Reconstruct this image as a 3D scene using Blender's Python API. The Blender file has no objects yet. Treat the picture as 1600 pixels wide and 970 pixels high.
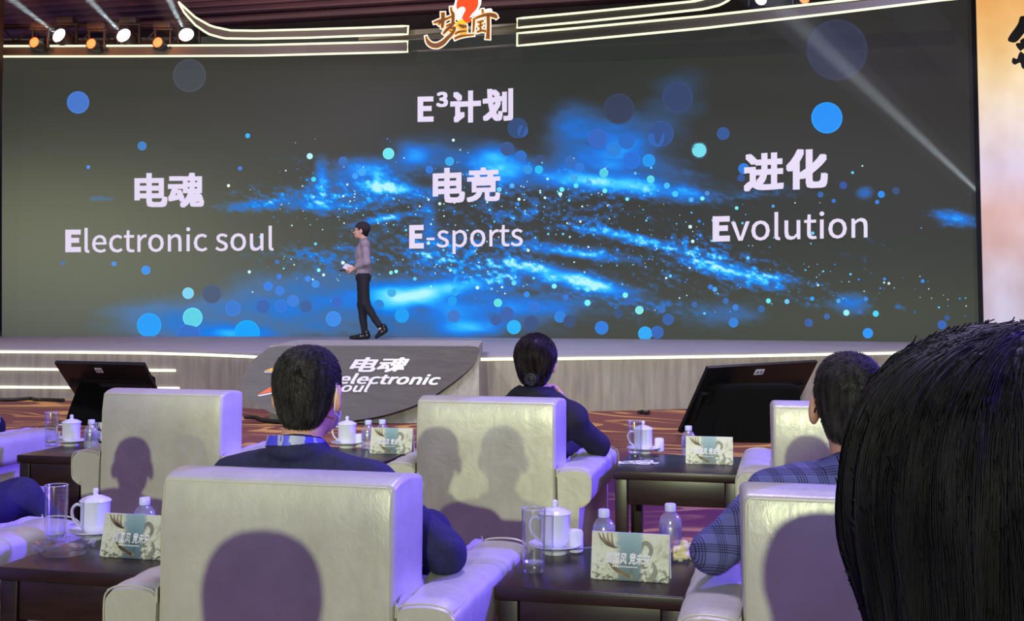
import bpy, bmesh, math, random
import numpy as np
from mathutils import Vector, Matrix
from mathutils.geometry import tessellate_polygon

# ------------------------------------------------------------------ camera
scene = bpy.context.scene
COL = scene.collection
FPX, CX, CY = 1850.0, 800.0, 349.0          # focal length and principal point for a 1600x970 frame
YAW, PITCH = math.radians(13.5), math.radians(3.5)
EYE = 1.24
cs, sn = math.cos(YAW), math.sin(YAW)
cam_data = bpy.data.cameras.new('camera')
cam_data.sensor_fit = 'HORIZONTAL'
cam_data.sensor_width = 36.0
cam_data.lens = 36.0 * FPX / 1600.0
cam_data.shift_x = 0.0
cam_data.shift_y = (CY - 485.0) / 1600.0
cam_data.clip_start = 0.02
cam_data.clip_end = 200
camera = bpy.data.objects.new('camera', cam_data)
COL.objects.link(camera)
camera.location = (0, 0, EYE)
camera.rotation_euler = (math.pi / 2 + PITCH, 0, YAW)
scene.camera = camera
scene.view_settings.view_transform = 'Standard'
scene.view_settings.look = 'None'
scene.view_settings.gamma = 1.0
scene.view_settings.use_curve_mapping = False
scene.view_settings.exposure = 0.0


def UV(u, v, z):
    """u metres to the right and v metres ahead of the viewpoint, z above the floor -> room coordinates"""
    return Vector((u * cs - v * sn, u * sn + v * cs, z))


def at_v(px, py, v):
    a, b = (px - CX) / FPX, (CY - py) / FPX
    t = v / (math.cos(PITCH) - b * math.sin(PITCH))
    return UV(a * t, v, EYE + (math.sin(PITCH) + b * math.cos(PITCH)) * t)


def at_z(px, py, z):
    a, b = (px - CX) / FPX, (CY - py) / FPX
    t = (z - EYE) / (math.sin(PITCH) + b * math.cos(PITCH))
    return UV(a * t, t * (math.cos(PITCH) - b * math.sin(PITCH)), z)


# ------------------------------------------------------------------ world and lights
world = bpy.data.worlds.new('hall_ambient')
scene.world = world
world.use_nodes = True
bg = world.node_tree.nodes['Background']
bg.inputs[0].default_value = (0.38, 0.34, 0.86, 1)
bg.inputs[1].default_value = 0.55


def lamp(name, kind, loc, target, power, color, size=0.1, angle=None, blend=0.3):
    d = bpy.data.lights.new(name, kind)
    d.energy = power
    d.color = color
    if kind == 'AREA':
        d.shape = 'DISK'
        d.size = size
    else:
        d.shadow_soft_size = size
    if kind == 'SPOT':
        d.spot_size = math.radians(angle)
        d.spot_blend = blend
    o = bpy.data.objects.new(name, d)
    COL.objects.link(o)
    o.location = loc
    o.rotation_euler = (Vector(target) - Vector(loc)).to_track_quat('-Z', 'Y').to_euler()
    return o


# follow spots at the back of the hall, then added stage fills
KEY = UV(-2.95, -16.7, 5.6)
lamp('follow_spot', 'SPOT', KEY, UV(0.0, 6.0, 0.6), 8400, (0.88, 1.0, 0.63), 0.10, 40, 0.3)
lamp('follow_spot', 'SPOT', UV(-6.0, -16.5, 5.6), UV(-0.2, 5.0, 2.75), 4800, (0.90, 1.0, 0.52), 0.12, 12.6, 0.08)
lamp('added_stage_fill', 'SPOT', UV(-4.0, 7.2, 6.2), UV(-4.0, 13.6, 0.2), 1150, (0.97, 0.93, 1.0), 0.3, 80, 0.6)  # unseen pair added above the audience to brighten the stage front
lamp('added_stage_fill', 'SPOT', UV(3.5, 6.8, 6.2), UV(4.0, 13.2, 0.2), 1250, (1.0, 0.98, 0.95), 0.3, 80, 0.6)
# violet and blue washes from overhead and the side, plus an added ceiling fill
lamp('blue_wash', 'SPOT', UV(9.0, 6.5, 5.2), UV(-0.6, 4.0, 0.5), 11000, (0.10, 0.05, 1.0), 0.25, 70, 0.4)
lamp('blue_wash', 'SPOT', UV(7.0, -1.2, 5.0), UV(0.36, 0.75, 1.12), 2600, (0.12, 0.05, 1.0), 0.2, 11, 0.5)  # narrow unseen spot added to give the close black hair a blue sheen
lamp('added_ceiling_fill', 'SPOT', UV(-3.5, 15.5, 4.6), UV(-3.5, 19.6, 6.3), 260, (1.0, 0.72, 0.78), 0.3, 120, 0.6)  # no visible source: added to lift the dark ceiling
lamp('violet_wash', 'SPOT', UV(0.6, 4.9, 6.1), UV(0.0, 3.8, 0.5), 900, (0.60, 0.50, 1.0), 0.6, 80, 0.5)
lamp('stage_violet', 'SPOT', UV(-3.0, 13.0, 6.0), UV(-3.0, 15.0, 0.6), 900, (0.62, 0.55, 1.0), 0.6, 130, 0.5)
lamp('stage_violet', 'SPOT', UV(4.0, 12.5, 6.0), UV(3.5, 14.5, 0.6), 900, (0.62, 0.55, 1.0), 0.6, 130, 0.5)


# ------------------------------------------------------------------ small helpers
def lin(r, g, b):
    f = lambda c: (c / 255 / 12.92) if c / 255 <= 0.04045 else ((c / 255 + 0.055) / 1.055) ** 2.4
    return (f(r), f(g), f(b))


class Nodes:
    def __init__(s, name):
        s.m = bpy.data.materials.new(name)
        s.m.use_nodes = True
        s.t = s.m.node_tree
        s.b = s.t.nodes['Principled BSDF']

    def n(s, typ, **kw):
        x = s.t.nodes.new(typ)
        for k, v in kw.items():
            setattr(x, k, v)
        return x

    def l(s, a, b):
        s.t.links.new(a, b)

    def coord(s, scale=(1, 1, 1), which='Object', rot=(0, 0, 0)):
        c = s.n('ShaderNodeTexCoord')
        mp = s.n('ShaderNodeMapping')
        mp.inputs['Scale'].default_value = scale
        mp.inputs['Rotation'].default_value = rot
        s.l(c.outputs[which], mp.inputs[0])
        return mp.outputs[0]

    def noise(s, vec, scale=5, detail=4, rough=0.5, dist=0.0):
        x = s.n('ShaderNodeTexNoise')
        x.inputs['Scale'].default_value = scale
        x.inputs['Detail'].default_value = detail
        x.inputs['Roughness'].default_value = rough
        x.inputs['Distortion'].default_value = dist
        s.l(vec, x.inputs['Vector'])
        return x.outputs[0]

    def ramp(s, fac, stops, interp='LINEAR'):
        r = s.n('ShaderNodeValToRGB')
        r.color_ramp.interpolation = interp
        e = r.color_ramp.elements
        while len(e) < len(stops):
            e.new(0.5)
        for i, (p, c) in enumerate(stops):
            e[i].position = p
            e[i].color = (*c, 1)
        s.l(fac, r.inputs[0])
        return r.outputs[0]

    def math(s, op, a, b=None):
        x = s.n('ShaderNodeMath', operation=op)
        for i, v in enumerate((a, b)):
            if v is None:
                continue
            if isinstance(v, (int, float)):
                x.inputs[i].default_value = v
            else:
                s.l(v, x.inputs[i])
        return x.outputs[0]

    def bump(s, h, strength=0.2, dist=0.01):
        x = s.n('ShaderNodeBump')
        x.inputs['Strength'].default_value = strength
        x.inputs['Distance'].default_value = dist
        s.l(h, x.inputs['Height'])
        s.l(x.outputs[0], s.b.inputs['Normal'])

    def set(s, **kw):
        for k, v in kw.items():
            k = k.replace('_', ' ')
            s.b.inputs[k].default_value = (*v, 1) if isinstance(v, tuple) and len(v) == 3 else v
        return s


def simple(name, col, rough=0.5, metal=0.0, noise=None, spec=0.5, bump=0.0, bscale=200):
    N = Nodes(name)
    N.set(Base_Color=col, Roughness=rough, Metallic=metal)
    N.b.inputs['Specular IOR Level'].default_value = spec
    if noise:
        sc, amt = noise
        f = N.noise(N.coord(), sc, 4)
        a = tuple(c * (1 - amt) for c in col)
        b = tuple(min(1, c * (1 + amt)) for c in col)
        N.l(N.ramp(f, [(0.3, a), (0.7, b)]), N.b.inputs['Base Color'])
    if bump:
        N.bump(N.noise(N.coord(), bscale, 3), bump, 0.002)
    return N.m


def glow(name, col, strength):
    N = Nodes(name)
    N.set(Base_Color=(0.02, 0.02, 0.02), Roughness=0.6, Emission_Color=col, Emission_Strength=strength)
    return N.m


def mesh_np(name, verts, faces, smooth=False):
    """verts (n,3), faces (m,3|4) numpy arrays -> mesh"""
    verts = np.asarray(verts, dtype=np.float32)
    faces = np.asarray(faces, dtype=np.int32)
    me = bpy.data.meshes.new(name)
    k = faces.shape[1]
    me.vertices.add(len(verts))
    me.vertices.foreach_set('co', verts.ravel())
    me.loops.add(faces.size)
    me.loops.foreach_set('vertex_index', faces.ravel())
    me.polygons.add(len(faces))
    me.polygons.foreach_set('loop_start', np.arange(0, faces.size, k, dtype=np.int32))
    me.polygons.foreach_set('loop_total', np.full(len(faces), k, dtype=np.int32))
    me.polygons.foreach_set('use_smooth', np.full(len(faces), smooth, dtype=bool))
    me.update(calc_edges=True)
    return me


def link(name, me, mat=None, parent=None, label=None):
    o = bpy.data.objects.new(name, me)
    COL.objects.link(o)
    if mat is not None and len(me.materials) == 0:
        me.materials.append(mat)
    if parent is not None:
        o.parent = parent
    if label:
        o['label'] = label
    return o


def tag(o, label=None, cat=None, group=None, kind=None):
    for k, v in (('label', label), ('category', cat), ('group', group), ('kind', kind)):
        if v:
            o[k] = v
    return o


def thing(name, label, cat, loc=(0, 0, 0), rotz=0.0, group=None):
    o = bpy.data.objects.new(name, None)
    o.empty_display_size = 0.1
    COL.objects.link(o)
    o.location = loc
    o.rotation_euler = (0, 0, rotz)
    return tag(o, label, cat, group)


def copy_tree(o, parent=None):
    c = o.copy()
    COL.objects.link(c)
    c.parent = parent
    for ch in list(o.children):
        copy_tree(ch, c)
    return c


def finish(bm, name, mat, parent=None, smooth=True, angle=40, label=None):
    bmesh.ops.recalc_face_normals(bm, faces=bm.faces[:])
    me = bpy.data.meshes.new(name)
    bm.to_mesh(me)
    bm.free()
    if smooth:
        me.polygons.foreach_set('use_smooth', [True] * len(me.polygons))
        try:
            me.set_sharp_from_angle(angle=math.radians(angle))
        except Exception:
            pass
    return link(name, me, mat, parent, label)


def rbox(bm, c, s, bev=0.01, seg=3, rot=None):
    """a box with rounded edges"""
    t = bmesh.new()
    bmesh.ops.create_cube(t, size=1.0)
    bmesh.ops.scale(t, vec=s, verts=t.verts[:])
    if bev > 0:
        bmesh.ops.bevel(t, geom=t.edges[:], offset=bev, segments=seg, profile=0.5, affect='EDGES')
    if rot is not None:
        bmesh.ops.rotate(t, cent=(0, 0, 0), matrix=rot, verts=t.verts[:])
    bmesh.ops.translate(t, vec=c, verts=t.verts[:])
    me = bpy.data.meshes.new('t')
    t.to_mesh(me)
    t.free()
    bm.from_mesh(me)
    bpy.data.meshes.remove(me)


def lathe(bm, prof, seg=32, c=(0, 0, 0), sx=1.0, sy=1.0):
    rings = []
    for r, z in prof:
        if r < 1e-6:
            rings.append([bm.verts.new((c[0], c[1], c[2] + z))])
        else:
            rings.append([bm.verts.new((c[0] + r * sx * math.cos(2 * math.pi * i / seg), c[1] + r * sy * math.sin(2 * math.pi * i / seg), c[2] + z)) for i in range(seg)])
    for a, b in zip(rings, rings[1:]):
        for i in range(seg):
            j = (i + 1) % seg
            if len(a) == 1 and len(b) == 1:
                continue
            if len(a) == 1:
                bm.faces.new((a[0], b[i], b[j]))
            elif len(b) == 1:
                bm.faces.new((a[i], b[0], a[j]))
            else:
                bm.faces.new((a[i], b[i], b[j], a[j]))


def tube(bm, pts, r, seg=8, closed=False, flat=1.0, taper=None):
    pts = [Vector(p) for p in pts]
    n = len(pts)
    rings = []
    up0 = None
    for i, p in enumerate(pts):
        if closed:
            d = pts[(i + 1) % n] - pts[i - 1]
        else:
            d = pts[min(i + 1, n - 1)] - pts[max(i - 1, 0)]
        d.normalize()
        if up0 is None:
            up0 = Vector((0, 0, 1)) if abs(d.z) < 0.9 else Vector((0, 1, 0))
        x = d.cross(up0).normalized()
        y = x.cross(d).normalized()
        up0 = y
        rr = r * (taper[i] if taper else 1.0)
        rings.append([bm.verts.new(p + x * (rr * flat * math.cos(2 * math.pi * k / seg)) + y * (rr * math.sin(2 * math.pi * k / seg))) for k in range(seg)])
    m = n if closed else n - 1
    for i in range(m):
        a, b = rings[i], rings[(i + 1) % n]
        for k in range(seg):
            l = (k + 1) % seg
            bm.faces.new((a[k], a[l], b[l], b[k]))
    if not closed:
        bm.faces.new(rings[0][::-1])
        bm.faces.new(rings[-1])


def prism(bm, front, back):
    """closed solid between two matching outlines"""
    a = [bm.verts.new(p) for p in front]
    b = [bm.verts.new(p) for p in back]
    n = len(a)
    for t in tessellate_polygon([[Vector(p) for p in front]]):
        try:
            bm.faces.new([a[i] for i in t])
            bm.faces.new([b[i] for i in t][::-1])
        except ValueError:
            pass
    for i in range(n):
        j = (i + 1) % n
        bm.faces.new((a[i], a[j], b[j], b[i]))


def smoothline(pts, n=6, closed=False):
    """Catmull-Rom through the points"""
    P = [np.array(p, float) for p in pts]
    out = []
    m = len(P)
    for i in range(m if closed else m - 1):
        if closed:
            p0, p1, p2, p3 = P[i - 1], P[i], P[(i + 1) % m], P[(i + 2) % m]
        else:
            p0, p1, p2, p3 = P[max(i - 1, 0)], P[i], P[i + 1], P[min(i + 2, m - 1)]
        for k in range(n):
            t = k / n
            out.append(0.5 * ((2 * p1) + (-p0 + p2) * t + (2 * p0 - 5 * p1 + 4 * p2 - p3) * t * t + (-p0 + 3 * p1 - 3 * p2 + p3) * t ** 3))
    if not closed:
        out.append(P[-1])
    return out


# ------------------------------------------------------------------ lettering: stroke outlines of the written characters
GLYPHS = {}
for _row in '''E	103	18,0;93,0;93,14;34,14;34,61;82,61;82,74;34,74;34,115;92,115;92,128;18,128
l	50	33,-2;38,-2;42,-1;40,11;38,11;37,11;33,13;32,18;32,139;16,139;16,19;20,3
e	97	55,-2;72,1;86,7;80,18;69,12;56,11;40,15;29,26;25,44;89,44;89,48;90,53;85,77;72,92;52,98;31,91;15,74;9,47;15,21;32,4|25,55;30,71;39,81;52,85;69,77;76,55
c	89	54,-2;70,1;84,10;77,20;67,14;55,11;40,16;29,28;26,47;29,67;40,79;55,84;66,82;74,76;82,86;71,94;55,98;32,92;16,75;9,47;15,21;31,4
t	66	46,-2;55,-1;64,1;60,13;55,11;50,11;38,15;35,29;35,82;61,82;61,95;35,95;35,122;22,122;20,95;5,94;5,82;19,82;19,29;21,13;30,2
r	68	16,0;32,0;32,61;44,78;56,83;61,83;65,82;68,95;64,97;58,98;43,92;31,78;31,78;29,95;16,95
o	106	53,-2;75,4;91,21;97,47;91,75;75,92;53,98;31,92;15,75;9,47;15,21;31,4|53,11;39,16;29,28;26,47;29,67;39,79;53,84;68,79;77,67;81,47;77,28;68,16
n	107	16,0;32,0;32,69;45,80;58,84;72,78;76,58;76,0;92,0;92,60;89,81;79,93;63,98;46,93;31,81;31,81;29,95;16,95
i	48	16,0;32,0;32,95;16,95|24,115;32,118;35,125;32,133;24,136;17,133;14,125;17,118
s	82	41,-2;60,2;71,12;75,26;71,40;60,49;47,55;32,61;26,71;30,81;44,85;55,83;65,77;73,87;60,94;44,98;26,94;15,84;11,71;20,53;39,43;53,36;60,25;56,15;41,10;26,13;13,22;6,11;22,1
u	106	44,-2;61,2;75,15;76,15;77,0;90,0;90,95;74,95;74,28;62,15;49,12;35,18;31,37;31,95;15,95;15,35;18,14;27,2
-	61	8,43;53,43;53,55;8,55
p	109	16,-40;32,-40;32,-8;32,9;45,1;58,-2;78,4;93,21;99,49;95,75;82,91;61,98;45,93;31,84;31,84;29,95;16,95|55,11;45,13;32,21;32,71;45,81;57,84;72,80;80,67;83,49;79,29;69,16
v	91	37,0;55,0;89,95;73,95;55,41;51,27;46,13;46,13;41,27;37,41;19,95;2,95
3	97	46,-2;67,2;82,15;87,34;84,50;74,61;60,67;60,68;77,79;83,99;78,116;65,127;46,131;26,126;10,115;18,105;31,114;45,118;61,112;67,97;63,85;52,76;31,73;31,61;55,57;67,48;71,35;64,17;45,11;27,15;13,26;5,15;15,7;28,0
电	175	79,71;79,46;36,46;36,71|93,71;138,71;138,46;93,46|79,84;36,84;36,109;79,109|93,84;93,109;138,109;138,84|22,122;22,23;36,23;36,33;79,33;79,15;84,-6;105,-11;143,-11;158,-8;165,4;168,25;162,27;155,31;152,8;143,2;105,2;95,5;93,15;93,33;151,33;151,122;93,122;93,147;79,147;79,122
魂	175	13,130;13,119;67,119;67,130|12,16;17,19;31,22;60,28;62,21;64,15;75,19;70,33;64,49;57,64;47,60;52,50;56,38;25,33;31,47;37,63;42,79;71,79;71,91;7,91;7,79;29,79;24,62;19,48;16,39;12,32;8,28;10,22|128,12;135,14;154,18;156,11;158,12;156,1;152,-1;130,-1;125,0;123,4;123,51;117,51;119,57;158,57;158,129;117,129;121,137;125,145;110,147;108,139;104,129;78,129;78,57;106,57;98,33;85,12;64,-5;69,-10;73,-15;90,-1;103,16;112,34;112,4;115,-8;129,-11;153,-11;164,-7;168,9;163,10;158,12;164,15;160,27;154,41;146,39;149,33;152,26;138,24;144,37;149,51;139,54;135,37;130,27;128,23;125,22;127,17|90,88;111,88;110,78;109,68;90,68|123,88;146,88;146,68;121,68;122,78|90,119;113,119;112,99;90,99|125,119;146,119;146,99;124,99
竞	175	46,67;129,67;129,46;46,46|77,145;80,139;82,133;19,133;19,121;157,121;157,133;96,133;93,141;90,148|44,116;48,108;51,100;10,100;10,89;166,89;166,100;124,100;128,108;132,116;119,120;115,110;110,100;65,100;61,110;56,119|33,78;33,34;62,34;55,17;38,5;7,-3;11,-8;14,-14;48,-4;67,12;75,34;99,34;99,5;103,-8;119,-12;147,-12;161,-6;166,17;160,19;154,22;152,4;146,0;121,0;114,1;112,5;112,34;143,34;143,78
进	175	14,136;29,121;41,107;51,115;39,129;24,143|126,143;126,115;97,115;97,143;84,143;84,115;59,115;59,103;84,103;84,82;84,71;58,71;58,59;82,59;79,46;72,33;61,22;66,18;70,13;83,26;91,42;95,59;126,59;126,14;139,14;139,59;165,59;165,71;139,71;139,103;162,103;162,115;139,115;139,143|97,103;126,103;126,71;97,71;97,82|46,84;9,84;9,71;33,71;33,21;20,13;7,0;15,-12;28,4;39,11;46,7;56,0;69,-6;85,-8;104,-9;125,-9;147,-8;165,-8;166,-1;169,6;149,4;127,3;105,3;87,3;71,6;59,11;51,16;46,20
化	175	152,122;138,103;122,86;104,71;104,144;90,144;90,61;73,50;56,40;62,35;66,30;78,37;90,44;90,14;95,-6;113,-11;144,-11;158,-7;165,7;168,33;162,36;155,40;152,10;144,2;114,2;106,4;104,14;104,54;126,72;147,92;164,113|55,147;42,121;26,97;7,77;12,71;16,65;26,75;36,88;36,-14;50,-14;50,108;60,125;68,143
计	175	24,136;39,122;52,108;61,118;48,131;33,144|8,92;8,79;36,79;36,16;33,7;27,1;31,-4;34,-11;39,-6;50,3;75,20;73,26;71,32;49,17;49,92|110,147;110,89;65,89;65,75;110,75;110,-14;123,-14;123,75;168,75;168,89;123,89;123,147
划	175	113,128;113,32;126,32;126,128|147,145;147,3;146,0;143,-1;134,-1;119,-1;121,-7;123,-14;141,-13;152,-11;158,-6;160,3;160,145|54,136;68,124;79,111;88,119;77,131;63,143|81,84;74,69;67,56;58,43;54,57;51,71;49,87;104,94;103,106;47,100;46,115;45,131;45,147;31,147;32,130;33,114;34,98;6,95;8,83;36,86;39,66;43,48;48,32;35,20;21,9;7,0;12,-5;16,-10;29,-2;41,8;53,18;62,1;72,-9;84,-13;97,-6;103,21;98,24;92,28;90,6;85,0;74,7;63,29;74,45;85,61;93,80
梦	175	78,77;62,62;40,49;16,38;21,34;26,29;40,35;54,43;67,51;127,51;118,40;107,31;94,22;78,32;61,40;51,33;66,25;81,15;60,8;37,2;13,-3;18,-9;20,-15;72,-2;116,21;146,57;138,63;135,63;82,63;87,67;91,72|41,147;41,129;10,129;10,117;37,117;28,105;18,94;6,85;11,81;15,76;29,89;41,106;41,71;54,71;54,106;65,95;75,86;82,96;69,106;55,117;82,117;82,129;54,129;54,147|117,147;117,129;88,129;88,117;114,117;104,105;93,94;81,86;86,82;90,77;104,89;117,105;117,71;130,71;130,108;139,95;150,84;161,76;165,81;170,85;157,94;145,105;135,117;166,117;166,129;130,129;130,147
国	175	104,56;113,46;121,36;130,41;122,51;112,61|40,34;40,23;136,23;136,34;93,34;93,64;128,64;128,75;93,75;93,100;132,100;132,112;42,112;42,100;80,100;80,75;47,75;47,64;80,64;80,34|15,139;15,-14;28,-14;28,-5;146,-5;146,-14;160,-14;160,139|28,7;28,127;146,127;146,7
御	175	35,147;27,135;16,123;5,112;9,107;12,102;25,114;37,128;47,143|121,134;121,-14;132,-14;132,122;153,122;153,26;152,25;151,24;146,24;138,24;140,18;142,12;153,12;160,14;164,19;165,26;165,134|38,112;28,94;16,77;3,62;7,57;11,51;18,59;26,69;26,-14;38,-14;38,86;42,94;47,101;52,98;57,95;62,105;68,116;80,116;80,89;50,89;50,77;80,77;80,12;65,10;65,64;55,64;55,9;45,8;48,-5;69,-1;93,3;117,7;117,18;92,14;92,44;114,44;114,55;92,55;92,77;115,77;115,89;92,89;92,116;114,116;114,128;72,128;74,136;77,145;65,147;60,131;55,116;47,103;50,108
风	175	28,139;28,87;27,56;21,24;7,-5;13,-9;18,-14;33,18;40,54;41,87;41,126;133,126;134,50;140,3;156,-12;166,-5;170,19;166,23;161,28;160,9;157,1;149,19;146,66;146,139|107,114;102,100;96,86;89,72;79,84;70,96;60,106;49,101;60,88;71,74;82,60;70,43;56,28;42,16;47,11;52,6;65,18;78,32;90,49;100,34;109,20;116,8;129,15;120,29;109,45;97,61;105,77;112,93;118,110
未	175	80,147;80,118;23,118;23,105;80,105;80,75;11,75;11,62;73,62;54,40;31,21;6,7;11,2;16,-4;39,10;61,30;80,52;80,-14;94,-14;94,53;114,30;136,10;159,-4;164,2;169,7;144,21;121,40;102,62;165,62;165,75;94,75;94,105;153,105;153,118;94,118;94,147
来	175	132,110;124,92;115,75;126,71;132,81;139,93;146,106|32,105;42,88;48,71;61,76;54,92;44,109|81,147;81,126;18,126;18,113;81,113;81,69;10,69;10,57;72,57;53,36;30,18;6,5;11,-1;15,-6;39,8;61,27;81,49;81,-14;94,-14;94,50;114,27;136,8;160,-7;164,-1;169,4;145,18;122,36;103,57;165,57;165,69;94,69;94,113;158,113;158,126;94,126;94,147'''.split('\n'):
    _c, _a, _p = _row.split('\t')
    GLYPHS[_c] = (int(_a), [[tuple(int(q) for q in xy.split(',')) for xy in poly.split(';')] for poly in _p.split('|')])


def lettering(text, box, slope=0.0, shear=0.0, bold=0.0, mapper=None, name='lettering', mat=None, parent=None, lift=0.0, weightless=False):
    """writes TEXT so that it fills box = (x0, x1, ytop, ybottom); mapper(x, y, lift) -> point in space"""
    polys, x = [], 0.0
    for ch in text:
        if ch == ' ':
            x += 38
            continue
        a, pp = GLYPHS[ch]
        polys.append([[(px + x, py) for px, py in p] for p in pp])
        x += a
    if shear:
        polys = [[[(px + shear * py, py) for px, py in p] for p in g] for g in polys]
    al = np.array([q for g in polys for p in g for q in p], float)
    lo, hi = al.min(0) - bold, al.max(0) + bold
    sx, sy = (box[1] - box[0]) / (hi[0] - lo[0]), (box[3] - box[2]) / (hi[1] - lo[1])
    offs = [(0, 0)]
    if bold > 0:
        offs = [(bold * dx, bold * dy) for dx in (-1, 0, 1) for dy in (-1, 0, 1)]
    V, F = [], []
    area = lambda p: 0.5 * sum(p[i - 1][0] * p[i][1] - p[i][0] * p[i - 1][1] for i in range(len(p)))

    def inside(pt, p):
        c = False
        for i in range(len(p)):
            (x1, y1), (x2, y2) = p[i - 1], p[i]
            if (y1 > pt[1]) != (y2 > pt[1]) and pt[0] < (x2 - x1) * (pt[1] - y1) / (y2 - y1) + x1:
                c = not c
        return c
    shapes = []                                  # every outline with the holes it contains
    for g in polys:
        sgn = 1 if area(max(g, key=lambda p: abs(area(p)))) > 0 else -1
        outer = [p for p in g if area(p) * sgn > 0]
        groups = [[p] for p in outer]
        for hole in g:
            if area(hole) * sgn > 0:
                continue
            own = [k for k, p in enumerate(outer) if inside(hole[0], p)]
            if own:
                groups[min(own, key=lambda k: abs(area(outer[k])))].append(hole)
        shapes += groups
    for g in shapes:
        tris = tessellate_polygon([[Vector((q[0], q[1], 0)) for q in p] for p in g])
        flat = [q for p in g for q in p]
        for k, (ox, oy) in enumerate(offs):
            base = len(V)
            for q in flat:
                X = box[0] + (q[0] + ox - lo[0]) * sx
                Y = box[3] - (q[1] + oy - lo[1]) * sy + slope * (X - box[0])
                V.append(mapper(X, Y, lift + 0.0004 * k))
            F += [(t[0] + base, t[1] + base, t[2] + base) for t in tris]
    return link(name, mesh_np(name, V, F), mat, parent)


# ------------------------------------------------------------------ soft solids: distance fields meshed to one continuous surface
class Field:
    def __init__(s, lo, hi, h):
        s.lo = np.array(lo, np.float64)
        s.h = h
        s.n = np.ceil((np.array(hi) - s.lo) / h).astype(int) + 1
        s.d = np.full(s.n, 0.06, np.float32)
        s.M = Matrix.Identity(4)

    def _apply(s, fn, lo, hi, k, op):
        corners = [s.M @ Vector((x, y, z)) for x in (lo[0], hi[0]) for y in (lo[1], hi[1]) for z in (lo[2], hi[2])]
        pad = 0.03 + k
        cl = np.array([min(c[i] for c in corners) - pad for i in range(3)])
        ch = np.array([max(c[i] for c in corners) + pad for i in range(3)])
        i0 = np.maximum(0, np.floor((cl - s.lo) / s.h).astype(int))
        i1 = np.minimum(s.n, np.ceil((ch - s.lo) / s.h).astype(int) + 1)
        if (i1 <= i0).any():
            return
        sl = tuple(slice(a, b) for a, b in zip(i0, i1))
        ax = [(s.lo[i] + s.h * np.arange(i0[i], i1[i])).astype(np.float32) for i in range(3)]
        X, Y, Z = np.meshgrid(*ax, indexing='ij')
        I = s.M.inverted()
        x = I[0][0] * X + I[0][1] * Y + I[0][2] * Z + I[0][3]
        y = I[1][0] * X + I[1][1] * Y + I[1][2] * Z + I[1][3]
        z = I[2][0] * X + I[2][1] * Y + I[2][2] * Z + I[2][3]
        e = fn(x, y, z).astype(np.float32)
        d = s.d[sl]
        if op == 'u':
            if k > 0:
                hh = np.clip(0.5 + 0.5 * (d - e) / k, 0, 1)
                r = d * (1 - hh) + e * hh - k * hh * (1 - hh)
                s.d[sl] = np.where(d > 0.0599, np.minimum(e, 0.06), r)
            else:
                s.d[sl] = np.minimum(d, e)
        elif op == 's':
            if k > 0:
                hh = np.clip(0.5 - 0.5 * (d + e) / k, 0, 1)
                s.d[sl] = d * (1 - hh) - e * hh + k * hh * (1 - hh)
            else:
                s.d[sl] = np.maximum(d, -e)

    def cone(s, a, b, r1, r2=None, k=0.02, op='u'):
        r2 = r1 if r2 is None else r2
        a, b = np.array(a, float), np.array(b, float)
        ba = b - a
        L2 = float(ba @ ba) + 1e-12
        R = max(r1, r2)

        def fn(x, y, z):
            px, py, pz = x - a[0], y - a[1], z - a[2]
            t = np.clip((px * ba[0] + py * ba[1] + pz * ba[2]) / L2, 0, 1)
            return np.sqrt((px - t * ba[0]) ** 2 + (py - t * ba[1]) ** 2 + (pz - t * ba[2]) ** 2) - (r1 + (r2 - r1) * t)
        s._apply(fn, np.minimum(a, b) - R, np.maximum(a, b) + R, k, op)

    def path(s, pts, rad, k=0.02, op='u'):
        for i in range(len(pts) - 1):
            s.cone(pts[i], pts[i + 1], rad[i], rad[i + 1], k, op)

    def ell(s, c, r, k=0.02, op='u', rot=None, p=2.0):
        c = np.array(c, float)
        R = np.array(rot.to_3x3()) if rot is not None else np.eye(3)

        def fn(x, y, z):
            dx, dy, dz = x - c[0], y - c[1], z - c[2]
            q = [(R[0, i] * dx + R[1, i] * dy + R[2, i] * dz) for i in range(3)]
            if p == 2.0:
                k0 = np.sqrt(sum((q[i] / r[i]) ** 2 for i in range(3)))
                k1 = np.sqrt(sum((q[i] / (r[i] * r[i])) ** 2 for i in range(3))) + 1e-9
                return k0 * (k0 - 1) / k1
            k0 = sum(np.abs(q[i] / r[i]) ** p for i in range(3)) ** (1 / p)
            return (k0 - 1) * min(r)
        m = max(r) * (1.0 if rot is not None else 1.0)
        rr = np.array([m] * 3) if rot is not None else np.array(r)
        s._apply(fn, c - rr, c + rr, k, op)

    def box(s, c, half, rad=0.01, k=0.01, op='u', rot=None):
        c = np.array(c, float)
        R = np.array(rot.to_3x3()) if rot is not None else np.eye(3)

        def fn(x, y, z):
            dx, dy, dz = x - c[0], y - c[1], z - c[2]
            q = [np.abs(R[0, i] * dx + R[1, i] * dy + R[2, i] * dz) - (half[i] - rad) for i in range(3)]
            o = np.sqrt(sum(np.maximum(t, 0) ** 2 for t in q))
            return o + np.minimum(np.maximum(np.maximum(q[0], q[1]), q[2]), 0) - rad
        m = float(np.linalg.norm(half))
        rr = np.array([m] * 3) if rot is not None else np.array(half)
        s._apply(fn, c - rr, c + rr, k, op)

    def cut(s, point, normal):
        """removes what lies on the normal's side of a plane (in the current frame)"""
        p = s.M @ Vector(point)
        nn = (s.M.to_3x3() @ Vector(normal)).normalized()
        ax = [(s.lo[i] + s.h * np.arange(s.n[i])).astype(np.float32) for i in range(3)]
        X, Y, Z = np.meshgrid(*ax, indexing='ij', sparse=True)
        e = (X - p.x) * nn.x + (Y - p.y) * nn.y + (Z - p.z) * nn.z
        s.d = np.maximum(s.d, e.astype(np.float32))

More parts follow.
